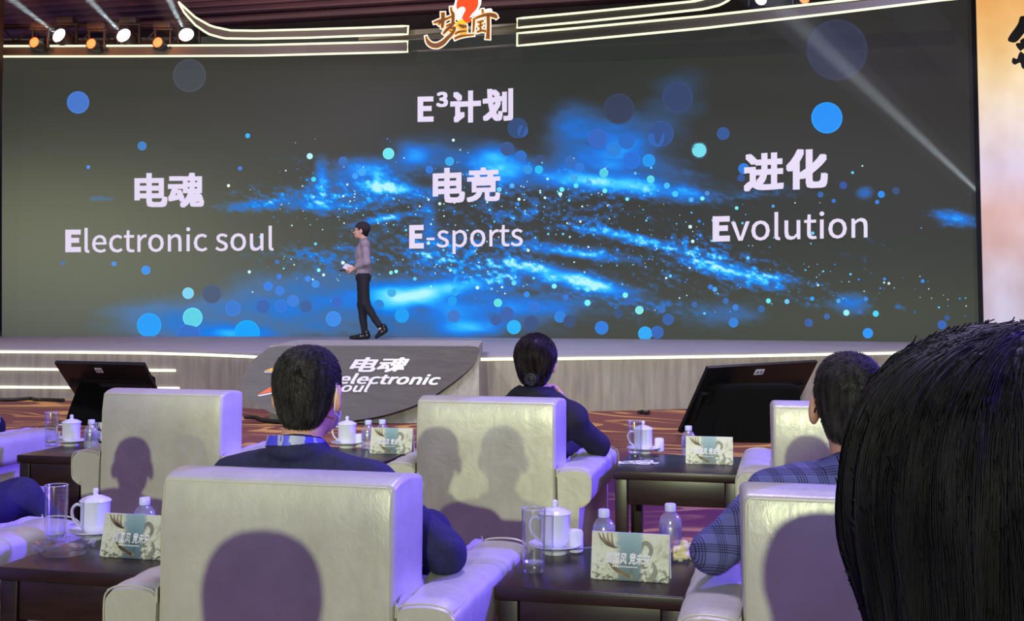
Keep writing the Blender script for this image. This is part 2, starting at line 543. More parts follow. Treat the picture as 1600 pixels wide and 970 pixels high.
    def ripple(s, amp, freq, seed=0):
        """gentle cloth unevenness"""
        rg = np.random.RandomState(seed)
        ax = [(s.lo[i] + s.h * np.arange(s.n[i])).astype(np.float32) for i in range(3)]
        X, Y, Z = np.meshgrid(*ax, indexing='ij', sparse=True)
        w = 0
        for _ in range(4):
            v = rg.normal(size=3) * freq
            ph = rg.uniform(0, 6.28)
            v2 = rg.normal(size=3) * freq * 0.6
            w = w + np.sin(v[0] * X + v[1] * Y + v[2] * Z + ph + 1.5 * np.sin(v2[0] * X + v2[1] * Y + v2[2] * Z))
        s.d = s.d + (amp * w / 4).astype(np.float32)

    def sample(s, P):
        q = (np.asarray(P) - s.lo) / s.h
        q = np.clip(q, 0, s.n - 1.001)
        i = q.astype(int)
        f = q - i
        r = 0
        for dx in (0, 1):
            for dy in (0, 1):
                for dz in (0, 1):
                    w = (f[:, 0] if dx else 1 - f[:, 0]) * (f[:, 1] if dy else 1 - f[:, 1]) * (f[:, 2] if dz else 1 - f[:, 2])
                    r = r + w * s.d[i[:, 0] + dx, i[:, 1] + dy, i[:, 2] + dz]
        return r

    def grad(s, P):
        e = s.h
        g = np.stack([s.sample(P + np.eye(3)[i] * e) - s.sample(P - np.eye(3)[i] * e) for i in range(3)], 1)
        return g / (np.linalg.norm(g, axis=1, keepdims=True) + 1e-9)

    def surface(s):
        d = s.d.copy()
        d[0], d[-1] = 0.06, 0.06
        d[:, 0], d[:, -1] = 0.06, 0.06
        d[:, :, 0], d[:, :, -1] = 0.06, 0.06
        d[np.abs(d) < 1e-7] = 1e-7
        neg = d < 0
        c = [neg[i:neg.shape[0] - 1 + i, j:neg.shape[1] - 1 + j, k:neg.shape[2] - 1 + k] for i in (0, 1) for j in (0, 1) for k in (0, 1)]
        cnt = sum(x.astype(np.int8) for x in c)
        act = np.argwhere((cnt > 0) & (cnt < 8))
        idx = np.full(cnt.shape, -1, np.int32)
        idx[act[:, 0], act[:, 1], act[:, 2]] = np.arange(len(act))
        acc = np.zeros((len(act), 3))
        num = np.zeros(len(act))
        offs = [np.array((i, j, k)) for i in (0, 1) for j in (0, 1) for k in (0, 1)]
        for a in offs:
            for ax in range(3):
                if a[ax] == 1:
                    continue
                b = a.copy()
                b[ax] = 1
                va = d[act[:, 0] + a[0], act[:, 1] + a[1], act[:, 2] + a[2]]
                vb = d[act[:, 0] + b[0], act[:, 1] + b[1], act[:, 2] + b[2]]
                m = (va < 0) != (vb < 0)
                t = np.where(m, va / np.where(m, va - vb, 1), 0)
                pt = a[None, :] + t[:, None] * (b - a)[None, :]
                acc[m] += pt[m]
                num[m] += 1
        verts = s.lo + s.h * (act + acc / np.maximum(num, 1)[:, None])
        faces = []
        for ax in range(3):
            o1, o2 = [(1, 2), (2, 0), (0, 1)][ax]
            sh = list(d.shape)
            A = [slice(1, -1)] * 3
            A[ax] = slice(0, -1)
            B = [slice(1, -1)] * 3
            B[ax] = slice(1, None)
            na, nb = neg[tuple(A)], neg[tuple(B)]
            for flip, m in ((False, na & ~nb), (True, ~na & nb)):
                e = np.argwhere(m)
                if not len(e):
                    continue
                e = e + 1
                e[:, ax] -= 1
                q = []
                for da, db in ((-1, -1), (0, -1), (0, 0), (-1, 0)):
                    f = e.copy()
                    f[:, o1] += da
                    f[:, o2] += db
                    q.append(idx[f[:, 0], f[:, 1], f[:, 2]])
                q = np.stack(q, 1)
                faces.append(q[:, ::-1] if flip else q)
        F = np.concatenate(faces)
        return verts, F[(F >= 0).all(1)]

    def obj(s, name, mat, parent=None, label=None):
        v, f = s.surface()
        return link(name, mesh_np(name, v, f, True), mat, parent, label)


def strand_mesh(paths, r0, taper=True):
    """paths (n, m, 3) -> three-sided tapering strands"""
    n, m, _ = paths.shape
    T = np.gradient(paths, axis=1)
    T /= np.linalg.norm(T, axis=2, keepdims=True) + 1e-9
    ref = np.array([0.31, 0.52, 0.79])
    X = np.cross(T, ref)
    X /= np.linalg.norm(X, axis=2, keepdims=True) + 1e-9
    Y = np.cross(T, X)
    r = (r0 * (1 - 0.85 * np.linspace(0, 1, m) ** 2) if taper else np.full(m, r0))[None, :, None]
    V = np.stack([paths + r * (X * math.cos(a) + Y * math.sin(a)) for a in (0, 2.094, 4.189)], 2)
    idx = np.arange(n * m * 3).reshape(n, m, 3)
    F = []
    for k in range(3):
        l = (k + 1) % 3
        F.append(np.stack([idx[:, :-1, k], idx[:, :-1, l], idx[:, 1:, l], idx[:, 1:, k]], -1).reshape(-1, 4))
    return V.reshape(-1, 3), np.concatenate(F)

# ------------------------------------------------------------------ the hall
M_wall = simple('dark_brown_wall', lin(58, 44, 46), 0.8, noise=(3, 0.2))
M_ceil = simple('plum_ceiling', lin(150, 112, 116), 0.7)
M_black = simple('matt_black', (0.012, 0.012, 0.014), 0.55)
M_grey_metal = simple('grey_metal', lin(120, 116, 105), 0.45, 0.6)

# patterned carpet: contour swirls in gold on rust red
N = Nodes('swirl_carpet')
vec = N.coord((1.0, 1.25, 1.0), rot=(0, 0, 0.3))
f = N.noise(vec, 0.55, 1.2, 0.4, 1.3)
rings = N.math('FRACT', N.math('MULTIPLY', f, 9.0))
lines = N.ramp(rings, [(0.0, (0, 0, 0)), (0.30, (0, 0, 0)), (0.38, (1, 1, 1)), (0.60, (1, 1, 1)), (0.68, (0, 0, 0)), (1.0, (0, 0, 0))])
wide = N.ramp(N.noise(vec, 0.9, 1.0, 0.4, 0.6), [(0.38, (0.15, 0.15, 0.15)), (0.55, (1, 1, 1))])
mixf = N.math('MULTIPLY', lines, wide)
mx = N.n('ShaderNodeMix', data_type='RGBA')
N.l(mixf, mx.inputs[0])
red = N.ramp(N.noise(N.coord(), 160, 2), [(0.3, lin(92, 46, 40)), (0.7, lin(118, 62, 50))])
gold = N.ramp(N.noise(N.coord(), 170, 2), [(0.3, lin(176, 124, 58)), (0.7, lin(205, 158, 84))])
N.l(red, mx.inputs[6])
N.l(gold, mx.inputs[7])
N.l(mx.outputs[2], N.b.inputs['Base Color'])
N.set(Roughness=0.95)
N.bump(N.noise(N.coord(), 400, 2), 0.3, 0.004)
M_carpet = N.m

# streaked laminate on the stage front
def laminate(name, a, b, scale=(9, 9, 0.9)):
    N = Nodes(name)
    f1 = N.noise(N.coord(scale), 1.6, 6, 0.62, 0.3)
    N.l(N.ramp(f1, [(0.25, a), (0.75, b)]), N.b.inputs['Base Color'])
    N.set(Roughness=0.5)
    return N.m

M_lam = laminate('grey_laminate', lin(128, 122, 116), lin(172, 166, 158))
M_lam_dark = laminate('dark_laminate', lin(66, 61, 58), lin(88, 82, 78), (1.5, 9, 14))
M_deck = simple('stage_deck', lin(150, 146, 150), 0.55, noise=(2, 0.08))


def slab(name, x0, x1, y0, y1, z0, z1, mat):
    bm = bmesh.new()
    rbox(bm, ((x0 + x1) / 2, (y0 + y1) / 2, (z0 + z1) / 2), (x1 - x0, y1 - y0, z1 - z0), 0)
    o = finish(bm, name, mat, smooth=False)
    o['kind'] = 'structure'
    return o


slab('floor', -18, 18, -6, 19.7, -0.1, 0.0, M_carpet)
slab('wall_back', -18, 18, 19.6, 19.8, 0, 6.9, M_wall)
slab('ceiling', -18, 18, 9.0, 19.7, 6.35, 6.5, M_ceil)
for i, (yy, zz, w) in enumerate([(19.42, 6.22, 0.30), (18.95, 6.29, 0.20), (18.55, 6.31, 0.14), (18.2, 6.32, 0.10), (17.85, 6.325, 0.08), (17.5, 6.325, 0.08)]):
    bm = bmesh.new()
    rbox(bm, (0, yy, zz), (35.6, w, 0.12), 0.02, 2)
    o = finish(bm, 'trim_%d' % (i + 1), M_ceil)
    o['kind'] = 'structure'

# ------------------------------------------------------------------ stage
EDGE = [(-420, 546), (-60, 545), (0, 545), (120, 545.7), (230, 547), (320, 549.5), (400, 553), (560, 556), (750, 556.5), (880, 555.5), (1000, 554), (1160, 551.5), (1310, 548.5), (1600, 543), (1900, 538)]
EX, EY = np.array([e[0] for e in EDGE], float), np.array([e[1] for e in EDGE], float)


def v_edge(px):
    p = at_z(px, float(np.interp(px, EX, EY)), 0.6)
    return -p.x * sn + p.y * cs


front = [at_z(px, py, 0.6) for px, py in EDGE]
poly = front + [Vector((16.5, 19.3, 0.6)), Vector((-16.5, 19.3, 0.6))]
poly[0] = at_z(-420, 546, 0.6)
stage = thing('stage', 'low grey stage with white light strips along its front edge', 'stage', (0, 0, 0))
bm = bmesh.new()
prism(bm, [(p.x, p.y, 0.0) for p in poly], [(p.x, p.y, 0.56) for p in poly])
finish(bm, 'platform', M_lam, stage, smooth=False)
bm = bmesh.new()
ctr = Vector((0, 15, 0))
prism(bm, [(p.x, p.y, 0.56) for p in poly], [(p.x, p.y, 0.60) for p in poly])
finish(bm, 'deck', M_deck, stage, smooth=False)
M_led = glow('white_light_strip', (1.0, 0.98, 0.72), 1.7)


def strip(pxs, ys, name='light_strip'):
    bm = bmesh.new()
    pts = [at_v(px, y, v_edge(px) - 0.012) for px, y in zip(pxs, ys)]
    tube(bm, pts, 0.015, 8)
    return finish(bm, name, M_led, stage)


xs = np.linspace(-300, 424, 24)
strip(xs, np.interp(xs, EX, EY) + 4.6)
xs = np.linspace(751, 1800, 30)
strip(xs, np.interp(xs, EX, EY) + 4.8)
strip(np.linspace(-300, 274, 12), np.interp(np.linspace(-300, 274, 12), [-300, 0, 274], [577, 576.3, 578.8]))
strip(np.linspace(-300, 280, 12), np.interp(np.linspace(-300, 280, 12), [-300, 0, 280], [605, 604.6, 606.5]))

# projecting block in the middle of the stage front with the printed emblem
podium = thing('stage_plinth', 'grey block jutting from the stage front with dark oval logo board', 'stage block', (0, 0, 0))


def face_pt(px, py, lift=0.0):
    return at_v(px, py, 11.95 - 0.45 * (py - 538.0) / 124.0 - lift)


tl, tr = at_v(421, 540, 11.95), at_v(748, 541, 11.95)
zt = tl.z
bl, br = at_z(421, 661, 0.0), at_z(749, 661, 0.0)
back = UV(0, 1, 0) * 1.6
bm = bmesh.new()
c8 = [tl, tr, br, bl, tl + back, tr + back, Vector((br.x, br.y, 0)) + back, Vector((bl.x, bl.y, 0)) + back]
vs_ = [bm.verts.new(p) for p in c8]
for q in ((0, 1, 2, 3), (4, 5, 1, 0), (5, 6, 2, 1), (4, 0, 3, 7), (7, 6, 5, 4), (3, 2, 6, 7)):
    bm.faces.new([vs_[i] for i in q])
finish(bm, 'block', M_lam, podium, smooth=False)
OVAL = smoothline([(378, 600), (382, 582), (394, 564), (410, 551), (430, 541), (500, 540), (600, 540), (700, 540.5), (746, 542), (746, 556), (735, 575), (700, 603), (660, 628), (610, 646), (560, 656), (510, 660), (460, 656), (420, 643), (390, 622)], 4, True)
bm = bmesh.new()
prism(bm, [face_pt(x, y, 0.008) for x, y in OVAL], [face_pt(x, y, -0.01) for x, y in OVAL])
board = finish(bm, 'oval_board', M_lam_dark, podium, smooth=False)
M_print = simple('white_print', lin(245, 240, 250), 0.6)
M_orange = simple('orange_print', lin(245, 110, 60), 0.6)
M_yellow = simple('yellow_print', lin(250, 195, 90), 0.6)
fm = lambda x, y, l: face_pt(x, y, l)
lettering('电魂', (546, 640, 558, 581.5), 0.0, 0.35, 5, fm, 'lettering', M_print, board, 0.012)
lettering('electronic', (529, 689, 582.5, 599.5), 0.012, 0.35, 5, fm, 'lettering', M_print, board, 0.012)
lettering('soul', (517, 580, 597, 612), 0.012, 0.35, 4, fm, 'lettering', M_print, board, 0.012)


def flat_mark(pts, mat, parent, mapper, name, lift):
    P = [mapper(x, y, lift) for x, y in pts]
    F = tessellate_polygon([P])
    return link(name, mesh_np(name, [tuple(p) for p in P], F), mat, parent)


flat_mark([(412, 579.5), (440, 569), (500, 566), (470, 580)], M_yellow, board, fm, 'emblem', 0.012)
flat_mark([(412, 580.5), (470, 580.6), (468, 582.5), (414, 581.8)], M_print, board, fm, 'emblem', 0.013)
flat_mark([(424, 590), (440, 585), (490, 584), (480, 592)], M_print, board, fm, 'emblem', 0.012)
flat_mark([(402, 616.5), (432, 599), (505, 592), (470, 603)], M_orange, board, fm, 'emblem', 0.012)
flat_mark([(402, 617.5), (470, 604), (472, 606), (405, 619)], M_print, board, fm, 'emblem', 0.013)

# ------------------------------------------------------------------ curved LED wall
_p = np.polyfit([-30, 300, 550, 850, 1280, 1547, 1700], np.log([18.9, 18.85, 18.6, 18.0, 16.9, 16.2, 15.8]), 3)
vs_of = lambda px: float(np.exp(np.polyval(_p, px)))
scr = lambda x, y, l=0.0: at_v(x, y, vs_of(x) - l)
screen = thing('led_screen', 'wide curved LED wall showing blue sparkle and white writing behind the stage', 'screen', (0, 0, 0))

N = Nodes('screen_picture')
at = N.n('ShaderNodeAttribute', attribute_name='Col')
N.l(at.outputs['Color'], N.b.inputs['Emission Color'])
N.set(Base_Color=(0.010, 0.010, 0.009), Roughness=0.6, Emission_Strength=1.0)
N.b.inputs['Specular IOR Level'].default_value = 0.15
M_pic = N.m


def s2l(c):
    c = np.clip(np.asarray(c, float) / 255.0, 0, 1)
    return np.where(c <= 0.04045, c / 12.92, ((c + 0.055) / 1.055) ** 2.4)


def vnoise(x, y, seed):
    rg = np.random.RandomState(seed)
    tab = rg.rand(256, 256)
    xi, yi = np.floor(x).astype(int), np.floor(y).astype(int)
    fx, fy = x - xi, y - yi
    fx, fy = fx * fx * (3 - 2 * fx), fy * fy * (3 - 2 * fy)
    g = lambda i, j: tab[i % 256, j % 256]
    return (g(xi, yi) * (1 - fx) + g(xi + 1, yi) * fx) * (1 - fy) + (g(xi, yi + 1) * (1 - fx) + g(xi + 1, yi + 1) * fx) * fy


def fbm(x, y, seed, o=4):
    return sum(vnoise(x * 2 ** i, y * 2 ** i, seed + i) / 2 ** i for i in range(o)) / sum(1 / 2 ** i for i in range(o))


# clouds of light: centre, half sizes, tilt, strength, sparkle
CLOUDS = [(500, 316, 100, 14, 3, .55, 1), (507, 320, 50, 9, 2, .75, .4), (410, 319, 55, 8, -5, .75, .6), (470, 305, 50, 10, 10, .45, .8), (503, 292, 9, 34, 0, .55, .2), (566, 265, 32, 14, 0, .6, .2), (607, 293, 36, 7, 3, .9, .2),
          (586, 278, 60, 26, 0, .4, .4), (588, 285, 6, 18, 0, .6, 0), (560, 300, 90, 16, 4, .5, .7), (640, 297, 60, 9, 4, .55, .6), (595, 343, 44, 4, -12, .95, .4), (630, 336, 70, 7, -10, .45, .9),
          (645, 243, 22, 15, 0, .45, 0), (771, 246, 26, 16, 0, .55, 0), (690, 236, 80, 26, 0, .22, 0), (800, 267, 26, 15, 0, .55, 0), (760, 262, 60, 22, 0, .35, .2), (900, 282, 100, 12, 2, .75, .2), (962, 287, 70, 10, 4, .8, .2),
          (1030, 300, 70, 11, 8, .6, .5), (1070, 302, 30, 8, 6, .7, .2), (940, 270, 170, 22, 2, .3, .3), (960, 225, 85, 42, 0, .30, 0), (900, 192, 40, 32, 0, .22, 0), (1062, 150, 50, 42, 0, .17, 0), (960, 242, 42, 36, 0, .36, 0),
          (860, 300, 150, 22, 8, .3, 1), (845, 322, 50, 8, -18, .55, .8), (870, 340, 60, 10, 10, .3, 1), (975, 368, 56, 6, 12, 1.0, .4), (1020, 380, 70, 7, 10, .8, .6), (1005, 374, 120, 13, 9, .45, 1), (900, 396, 60, 5, 8, 1.0, .3),
          (870, 388, 110, 8, 5, .6, .7), (960, 400, 90, 8, 6, .6, .9), (845, 424, 60, 10, 12, .9, .4), (900, 435, 70, 10, 15, 1.15, .3), (925, 447, 60, 9, 10, .75, .4), (860, 432, 130, 18, 11, .45, .9), (790, 440, 70, 14, 5, .4, .7),
          (800, 425, 60, 12, 0, .5, .8), (672, 456, 44, 12, -12, 1.2, 0), (615, 462, 34, 14, 0, .6, 0), (650, 462, 90, 22, 0, .38, 0), (737, 445, 28, 8, 0, .6, .2), (700, 400, 120, 24, 0, .45, 1), (680, 385, 40, 30, 0, .35, .5), (672, 345, 9, 34, 0, .25, 0),
          (740, 420, 90, 18, 3, .5, .9), (560, 400, 150, 24, 0, .22, 1), (520, 398, 60, 10, 8, .35, .8), (490, 470, 140, 50, 0, .20, 0), (900, 458, 200, 24, 12, .26, .9), (1115, 412, 50, 9, 14, .8, .6), (1145, 428, 60, 9, 14, 1.0, .4),
          (1195, 432, 60, 6, 8, .8, .6), (1130, 421, 100, 18, 14, .45, 1), (1060, 402, 150, 26, 9, .32, 1), (1490, 341, 26, 9, 10, .9, .4), (1490, 341, 50, 14, 0, .35, .8), (1330, 474, 26, 16, 0, .38, 0), (600, 500, 240, 30, 0, .10, 0),
          (370, 522, 50, 10, 0, .5, 0), (300, 505, 110, 34, 0, .17, 0), (220, 505, 70, 30, 0, .14, 0), (736, 512, 40, 10, 0, .7, 0), (735, 495, 90, 30, 0, .2, 0), (830, 480, 70, 14, 0, .26, 0), (1130, 492, 60, 22, 0, .17, 0),
          (1351, 301, 12, 9, 0, .4, 0), (1160, 300, 60, 12, 5, .2, .6), (1100, 312, 70, 12, 6, .35, .8), (1290, 455, 150, 10, 10, .25, 1), (1170, 455, 160, 14, 8, .2, 1), (1370, 380, 26, 6, 25, .35, 1), (1345, 405, 36, 6, 15, .3, 1),
          (720, 330, 180, 50, 0, .12, .8), (680, 480, 280, 44, 0, .14, 0), (1240, 300, 40, 10, 10, .16, .5), (160, 310, 20, 4, 0, .35, .5), (440, 250, 50, 14, 0, .10, .5), (1390, 475, 40, 5, 8, .35, 1), (1000, 335, 240, 40, 0, .12, 1)]


def picture(x, y):
    """colour shown by the wall, painted glare included, at photo position x, y"""
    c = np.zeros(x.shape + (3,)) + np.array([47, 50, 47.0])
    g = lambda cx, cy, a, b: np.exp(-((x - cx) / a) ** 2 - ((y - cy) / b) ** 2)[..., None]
    c = c + g(70, 350, 440, 140) * np.array([54, 54, 38]) + g(250, 500, 600, 110) * np.array([30, 32, 29]) + g(1350, 500, 420, 90) * np.array([16, 18, 10])  # olive glare at the left end is reflected light painted into the emission
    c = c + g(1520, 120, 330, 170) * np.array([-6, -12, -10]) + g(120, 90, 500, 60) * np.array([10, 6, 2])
    I = np.zeros(x.shape)
    fine = fbm(x / 9.0, (y - 0.13 * x) / 4.5, 3, 4)
    speck = vnoise(x / 2.6, y / 2.4, 40)
    mid = fbm(x / 55.0, (y - 0.1 * x) / 22.0, 11, 3)
    spark = np.clip((fine - 0.42) * 4.2, 0, 2.2) * (0.45 + 1.2 * speck ** 2) * np.clip((mid - 0.22) * 2.6, 0, 1.5)
    for cx, cy, a, b, ang, amp, sp in CLOUDS:
        t = math.radians(ang)
        u = ((x - cx) * math.cos(t) + (y - cy) * math.sin(t)) / a
        w = (-(x - cx) * math.sin(t) + (y - cy) * math.cos(t)) / b
        e = amp * np.exp(-(u * u + w * w))
        I += e * ((1 - sp) * (0.35 + 1.3 * mid) + sp * spark)
    I = np.clip(I - 0.04, 0, None) * 1.12
    ks = np.array([0, 0.16, 0.42, 0.75, 1.15, 1.8])
    cols = np.array([[0, 0, 0], [16, 58, 122], [2, 102, 212], [2, 150, 250], [60, 200, 252], [170, 238, 250]], float)
    a = np.clip(I / 0.5, 0, 1)[..., None]
    n = np.stack([np.interp(I, ks, cols[:, k]) for k in range(3)], -1)
    return np.clip(c * (1 - a * 0.9) + n * (a * 0.25 + 0.75) * (a > 0), 0, 255)


def screen_grid(nx, ny, x0, x1, y0, y1, colour, mapper, name, parent, mat):
    gx, gy = np.linspace(x0, x1, nx), np.linspace(0, 1, ny)
    X = np.repeat(gx[:, None], ny, 1)
    Y = np.array([[y0(x) + (y1(x) - y0(x)) * t for t in gy] for x in gx])
    a, b = (X - CX) / FPX, (CY - Y) / FPX
    vv = np.array([mapper(x) for x in gx])[:, None]
    t = vv / (math.cos(PITCH) - b * math.sin(PITCH))
    U, Z = a * t, EYE + (math.sin(PITCH) + b * math.cos(PITCH)) * t
    V = np.stack([U * cs - vv * sn, U * sn + vv * cs, Z], -1).reshape(-1, 3)
    i = np.arange(nx * ny).reshape(nx, ny)
    F = np.stack([i[:-1, :-1], i[:-1, 1:], i[1:, 1:], i[1:, :-1]], -1).reshape(-1, 4)
    me = mesh_np(name, V, F, True)
    col = np.concatenate([s2l(colour(X, Y)), np.ones((nx, ny, 1))], -1).reshape(-1, 4)
    at_ = me.attributes.new('Col', 'FLOAT_COLOR', 'POINT')
    at_.data.foreach_set('color', col.astype(np.float32).ravel())
    return link(name, me, mat, parent)


bot = lambda px: at_z_row(px)


def at_z_row(px):
    """image row where the wall stands on the deck"""
    lo, hi = 500.0, 600.0
    for _ in range(30):
        m = (lo + hi) / 2
        if scr(px, m).z > 0.6:
            lo = m
        else:
            hi = m
    return lo


_bx = np.linspace(-5, 1560, 12)
_by = np.array([at_z_row(x) for x in _bx])
ybot = lambda x: float(np.interp(x, _bx, _by))
ytop = lambda x: 60.0 - 0.00003 * x * x
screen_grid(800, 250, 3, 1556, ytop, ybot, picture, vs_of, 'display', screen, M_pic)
# casing behind the display
bm = bmesh.new()
cols_ = []
for x in np.linspace(3, 1556, 28):
    cols_.append([bm.verts.new(scr(x, y, l)) for y, l in ((ytop(x), -0.03), (ybot(x) - 0.4, -0.03), (ybot(x) - 0.4, -0.30), (ytop(x), -0.30))])
for c0, c1 in zip(cols_, cols_[1:]):
    for k in range(4):
        bm.faces.new((c0[k], c1[k], c1[(k + 1) % 4], c0[(k + 1) % 4]))
bm.faces.new(cols_[0])
bm.faces.new(cols_[-1])
finish(bm, 'casing', M_black, screen, smooth=False)

DISCS = '''122,160,17.5,70,120,205;222,228,7,65,130,200;387,212,4,40,170,255;138,261,3,80,140,235;375,263,3.5,60,120,215;357,290,2.5,255,255,240;484,244,5,170,230,250;607,240,9,110,235,245;
490,280,4,60,210,245;331,459,15,74,92,122;294,458,9,130,215,250;295,524,19,50,112,205;301,496,15.5,95,215,235;233,508,19,0,160,255;386,520,20,0,165,255;364,482,12,60,125,215;228,422,7,40,150,240;178,412,4,60,140,220;
98,411,4,75,110,150;419,447,7,50,130,235;437,454,7,60,130,230;458,470,9,60,130,225;411,479,11,58,100,175;439,478,10,50,120,220;478,479,10,60,98,160;521,498,12,60,140,235;527,472,9,52,105,200;498,422,3,130,240,240;
628,493,11,10,160,250;612,457,7,0,150,240;711,456,6,20,170,250;707,470,7,10,160,245;709,494,10,60,110,185;778,473,6.5,100,230,225;803,511,11,10,180,255;875,495,9,20,130,225;918,473,5,110,235,240;918,452,4,110,225,240;
999,484.5,6.5,130,235,235;977,461,4.5,110,230,235;940,512,10.5,25,125,225;1027,519,10,45,100,185;1008,521,11,20,170,250;1044,499,9,45,95,170;1034,484,5.5,50,110,190;1146,504,7.5,40,130,220;1092.5,235,14,52,66,84;1092.5,234.7,12.5,115,225,240;
1013.7,250.7,10,0,150,245;1016.7,280,6,90,220,235;943.5,270,7,80,210,230;1130,208.7,10,45,85,150;934,216,15,45,100,190;959,233.4,12,30,120,215;979,220,13,30,88,182;1033,209,20,45,78,140;1027,215,14,42,98,185;
987,250,14,25,110,220;892,252.5,9,45,105,190;906,261,7,40,120,220;814,244,9,40,110,200;842,265,6.5,30,190,245;825,265,7,40,150,230;792.5,232.5,11,55,85,140;809,200,16,46,74,120;815,204.4,10,45,95,170;844,250,8,50,80,130;
967,170,24,50,60,88;1059,152,24,50,66,108;1292,184,24.5,0,145,250;1308,78,48,50,54,74;296,118,26,68,74,80;1162,263.5,8.5,20,125,225;1158,278,6,40,80,150;1377,303.6,5.5,20,140,240;1370.6,315.5,3.5,50,120,210;1400,298,6,50,75,120;
1317.6,289.5,6,40,80,160;1282,304,5,45,90,160;1302.7,313.6,3.5,45,105,190;1208,322,2.5,70,160,250;1150.5,325,2.5,130,245,230;1097.4,310,3.5,110,230,230;1356,520.5,8,10,150,255;1368.4,490,5,70,205,240;1322.4,488.5,5,140,230,225;
1229.6,471,4,100,190,240;1200.6,470,4,90,230,235;1189.5,482.5,5.5,45,100,170;1149.4,480,5,50,120,210;1263.7,504,6.5,45,95,165;1292,494.4,5,50,95,160;1343.5,487,4.5,55,95,165;1472,507.4,7,45,100,190;1480,496.6,4.5,50,80,140;
1269,466.6,3.5,50,150,240;1353,467,3.5,50,130,220;1310,470,3.5,70,160,230;702.5,252,7,50,170,240;671,265,6,40,120,225;536,251.5,7,50,110,190;493,443.6,6,60,145,240;481,435.6,5,60,130,225;433,409,3.5,60,110,190;436,432,4.5,60,120,210;
592,476,8,45,110,215;611,426,3,140,240,240;619,424,3,140,240,245;566,269,6,60,170,245;555,275,5,50,150,240;575,285,4,90,210,245;897,278,6,50,150,235;920,286,5,40,160,240;900,290,4,80,220,235;945,298,4,90,225,235;878,296,4,90,225,235;
980,311,3,110,230,230;1002,291,5,60,190,240;1042,290,5,60,180,240;1055,303,5,60,190,245;1080,312,4,60,170,240;1105,302,4,70,130,200;1151,325,3,110,230,230;780,296,4,90,200,240;800,290,4,70,170,240;835,480,8,45,115,215;884,464,5,45,110,205;
823,460,5,40,130,225;866,447,4,120,235,245;803,442,4,90,210,245;1110,448,4,40,120,220;1085,476,5,50,95,160;1117,452,4,70,160,235;1134,470,5,50,100,170;792,490,11,55,90,150;830,505,12,52,80,130;775,500,9,55,90,150;890,502,10,52,78,120;966,490,7,50,80,125;983,470,6,50,85,140'''
rg = np.random.RandomState(7)
discs = [tuple(float(t) for t in d.strip().split(',')) for d in DISCS.replace('\n', '').split(';')]
for _ in range(11000):                               # fine sparks scattered along the bright bands
    x, y = rg.uniform(380, 1540), rg.uniform(215, 515)
    w = max(math.exp(-((x - 860) / 330) ** 2 - ((y - (330 + 0.10 * (x - 700))) / 70) ** 2), 0.8 * math.exp(-((x - 1180) / 300) ** 2 - ((y - (430 + 0.12 * (x - 1180))) / 26) ** 2),
            0.8 * math.exp(-((x - 560) / 150) ** 2 - ((y - 320) / 60) ** 2), 0.7 * math.exp(-((x - 700) / 250) ** 2 - ((y - 415) / 34) ** 2))
    if rg.rand() < w * 0.22:
        r = min(0.55 + rg.exponential(0.55), 3.0)
        k = rg.rand()
        col = (200, 240, 252) if k < 0.3 else (90, 200, 245) if k < 0.6 else (30, 130, 235)
        discs.append((x, y, r) + col)
V, F, Cc = [], [], []
for n_, d in enumerate(discs):
    x, y, r = d[:3]
    m = 28 if r > 5 else 8
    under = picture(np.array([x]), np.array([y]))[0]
    for layer in ((1.0, 1.0), (0.9, 0.94)) if r > 5 else ((1.0, 1.0),):
        b0 = len(V)
        for k in range(m):
            a_ = 2 * math.pi * k / m
            yy = min(y + r * layer[0] * math.sin(a_), ybot(x) - 0.3)
            V.append(scr(x + r * layer[0] * math.cos(a_), yy, 0.004 + 0.00002 * n_ + (0.002 if layer[0] < 1 else 0)))
            Cc.append(tuple(min(255, max(c * (1.06 if layer[0] == 1 else 0.98), under[i_] * 0.5 + c * 0.42)) for i_, c in enumerate(d[3:6])))
        F.append((b0, m))
me = bpy.data.meshes.new('sparks')
me.from_pydata([tuple(v) for v in V], [], [tuple(range(b, b + m)) for b, m in F])
at_ = me.attributes.new('Col', 'FLOAT_COLOR', 'POINT')
at_.data.foreach_set('color', np.concatenate([s2l(Cc), np.ones((len(Cc), 1))], 1).astype(np.float32).ravel())
o = link('sparks', me, M_pic, screen)
o['kind'] = 'stuff'
M_txt = glow('screen_lettering', lin(226, 214, 240), 1.0)
L = lambda t, box, sl, bold, name='lettering': lettering(t, box, sl, 0.0, bold, scr, name, M_txt, screen, 0.05)
L('电魂', (210, 319, 270.5, 325), -0.008, 6)
L('E', (102, 126.5, 358.8, 394), -0.01, 10)
L('lectronic soul', (132, 427.5, 356, 395), -0.0118, 1.2)
L('E', (652.5, 677.5, 151, 190.5), -0.02, 8)
L('3', (681.5, 700, 143.5, 167.5), -0.02, 7)
L('计', (703.5, 751.5, 143, 193), -0.05, 8)
L('划', (754, 801.8, 139.5, 190.5), -0.05, 7)
L('电', (676, 726.5, 263, 318), -0.04, 6.5)
L('竞', (729, 781.5, 262, 316), -0.03, 5.5)
L('E', (639.4, 662.2, 351.6, 388.4), -0.015, 10)
L('-sports', (666.5, 817, 353.5, 397.5), -0.018, 1.2)
L('进', (1162, 1225, 241, 300), -0.06, 7)
L('化', (1228, 1293.5, 234, 297), -0.05, 7.5)
L('E', (1113.4, 1140.5, 338, 377.6), -0.025, 10)
L('volution', (1142.5, 1355.5, 333, 377), -0.026, 1.2)

# lit side banners
M_ink = simple('black_ink', (0.01, 0.009, 0.009), 0.7)


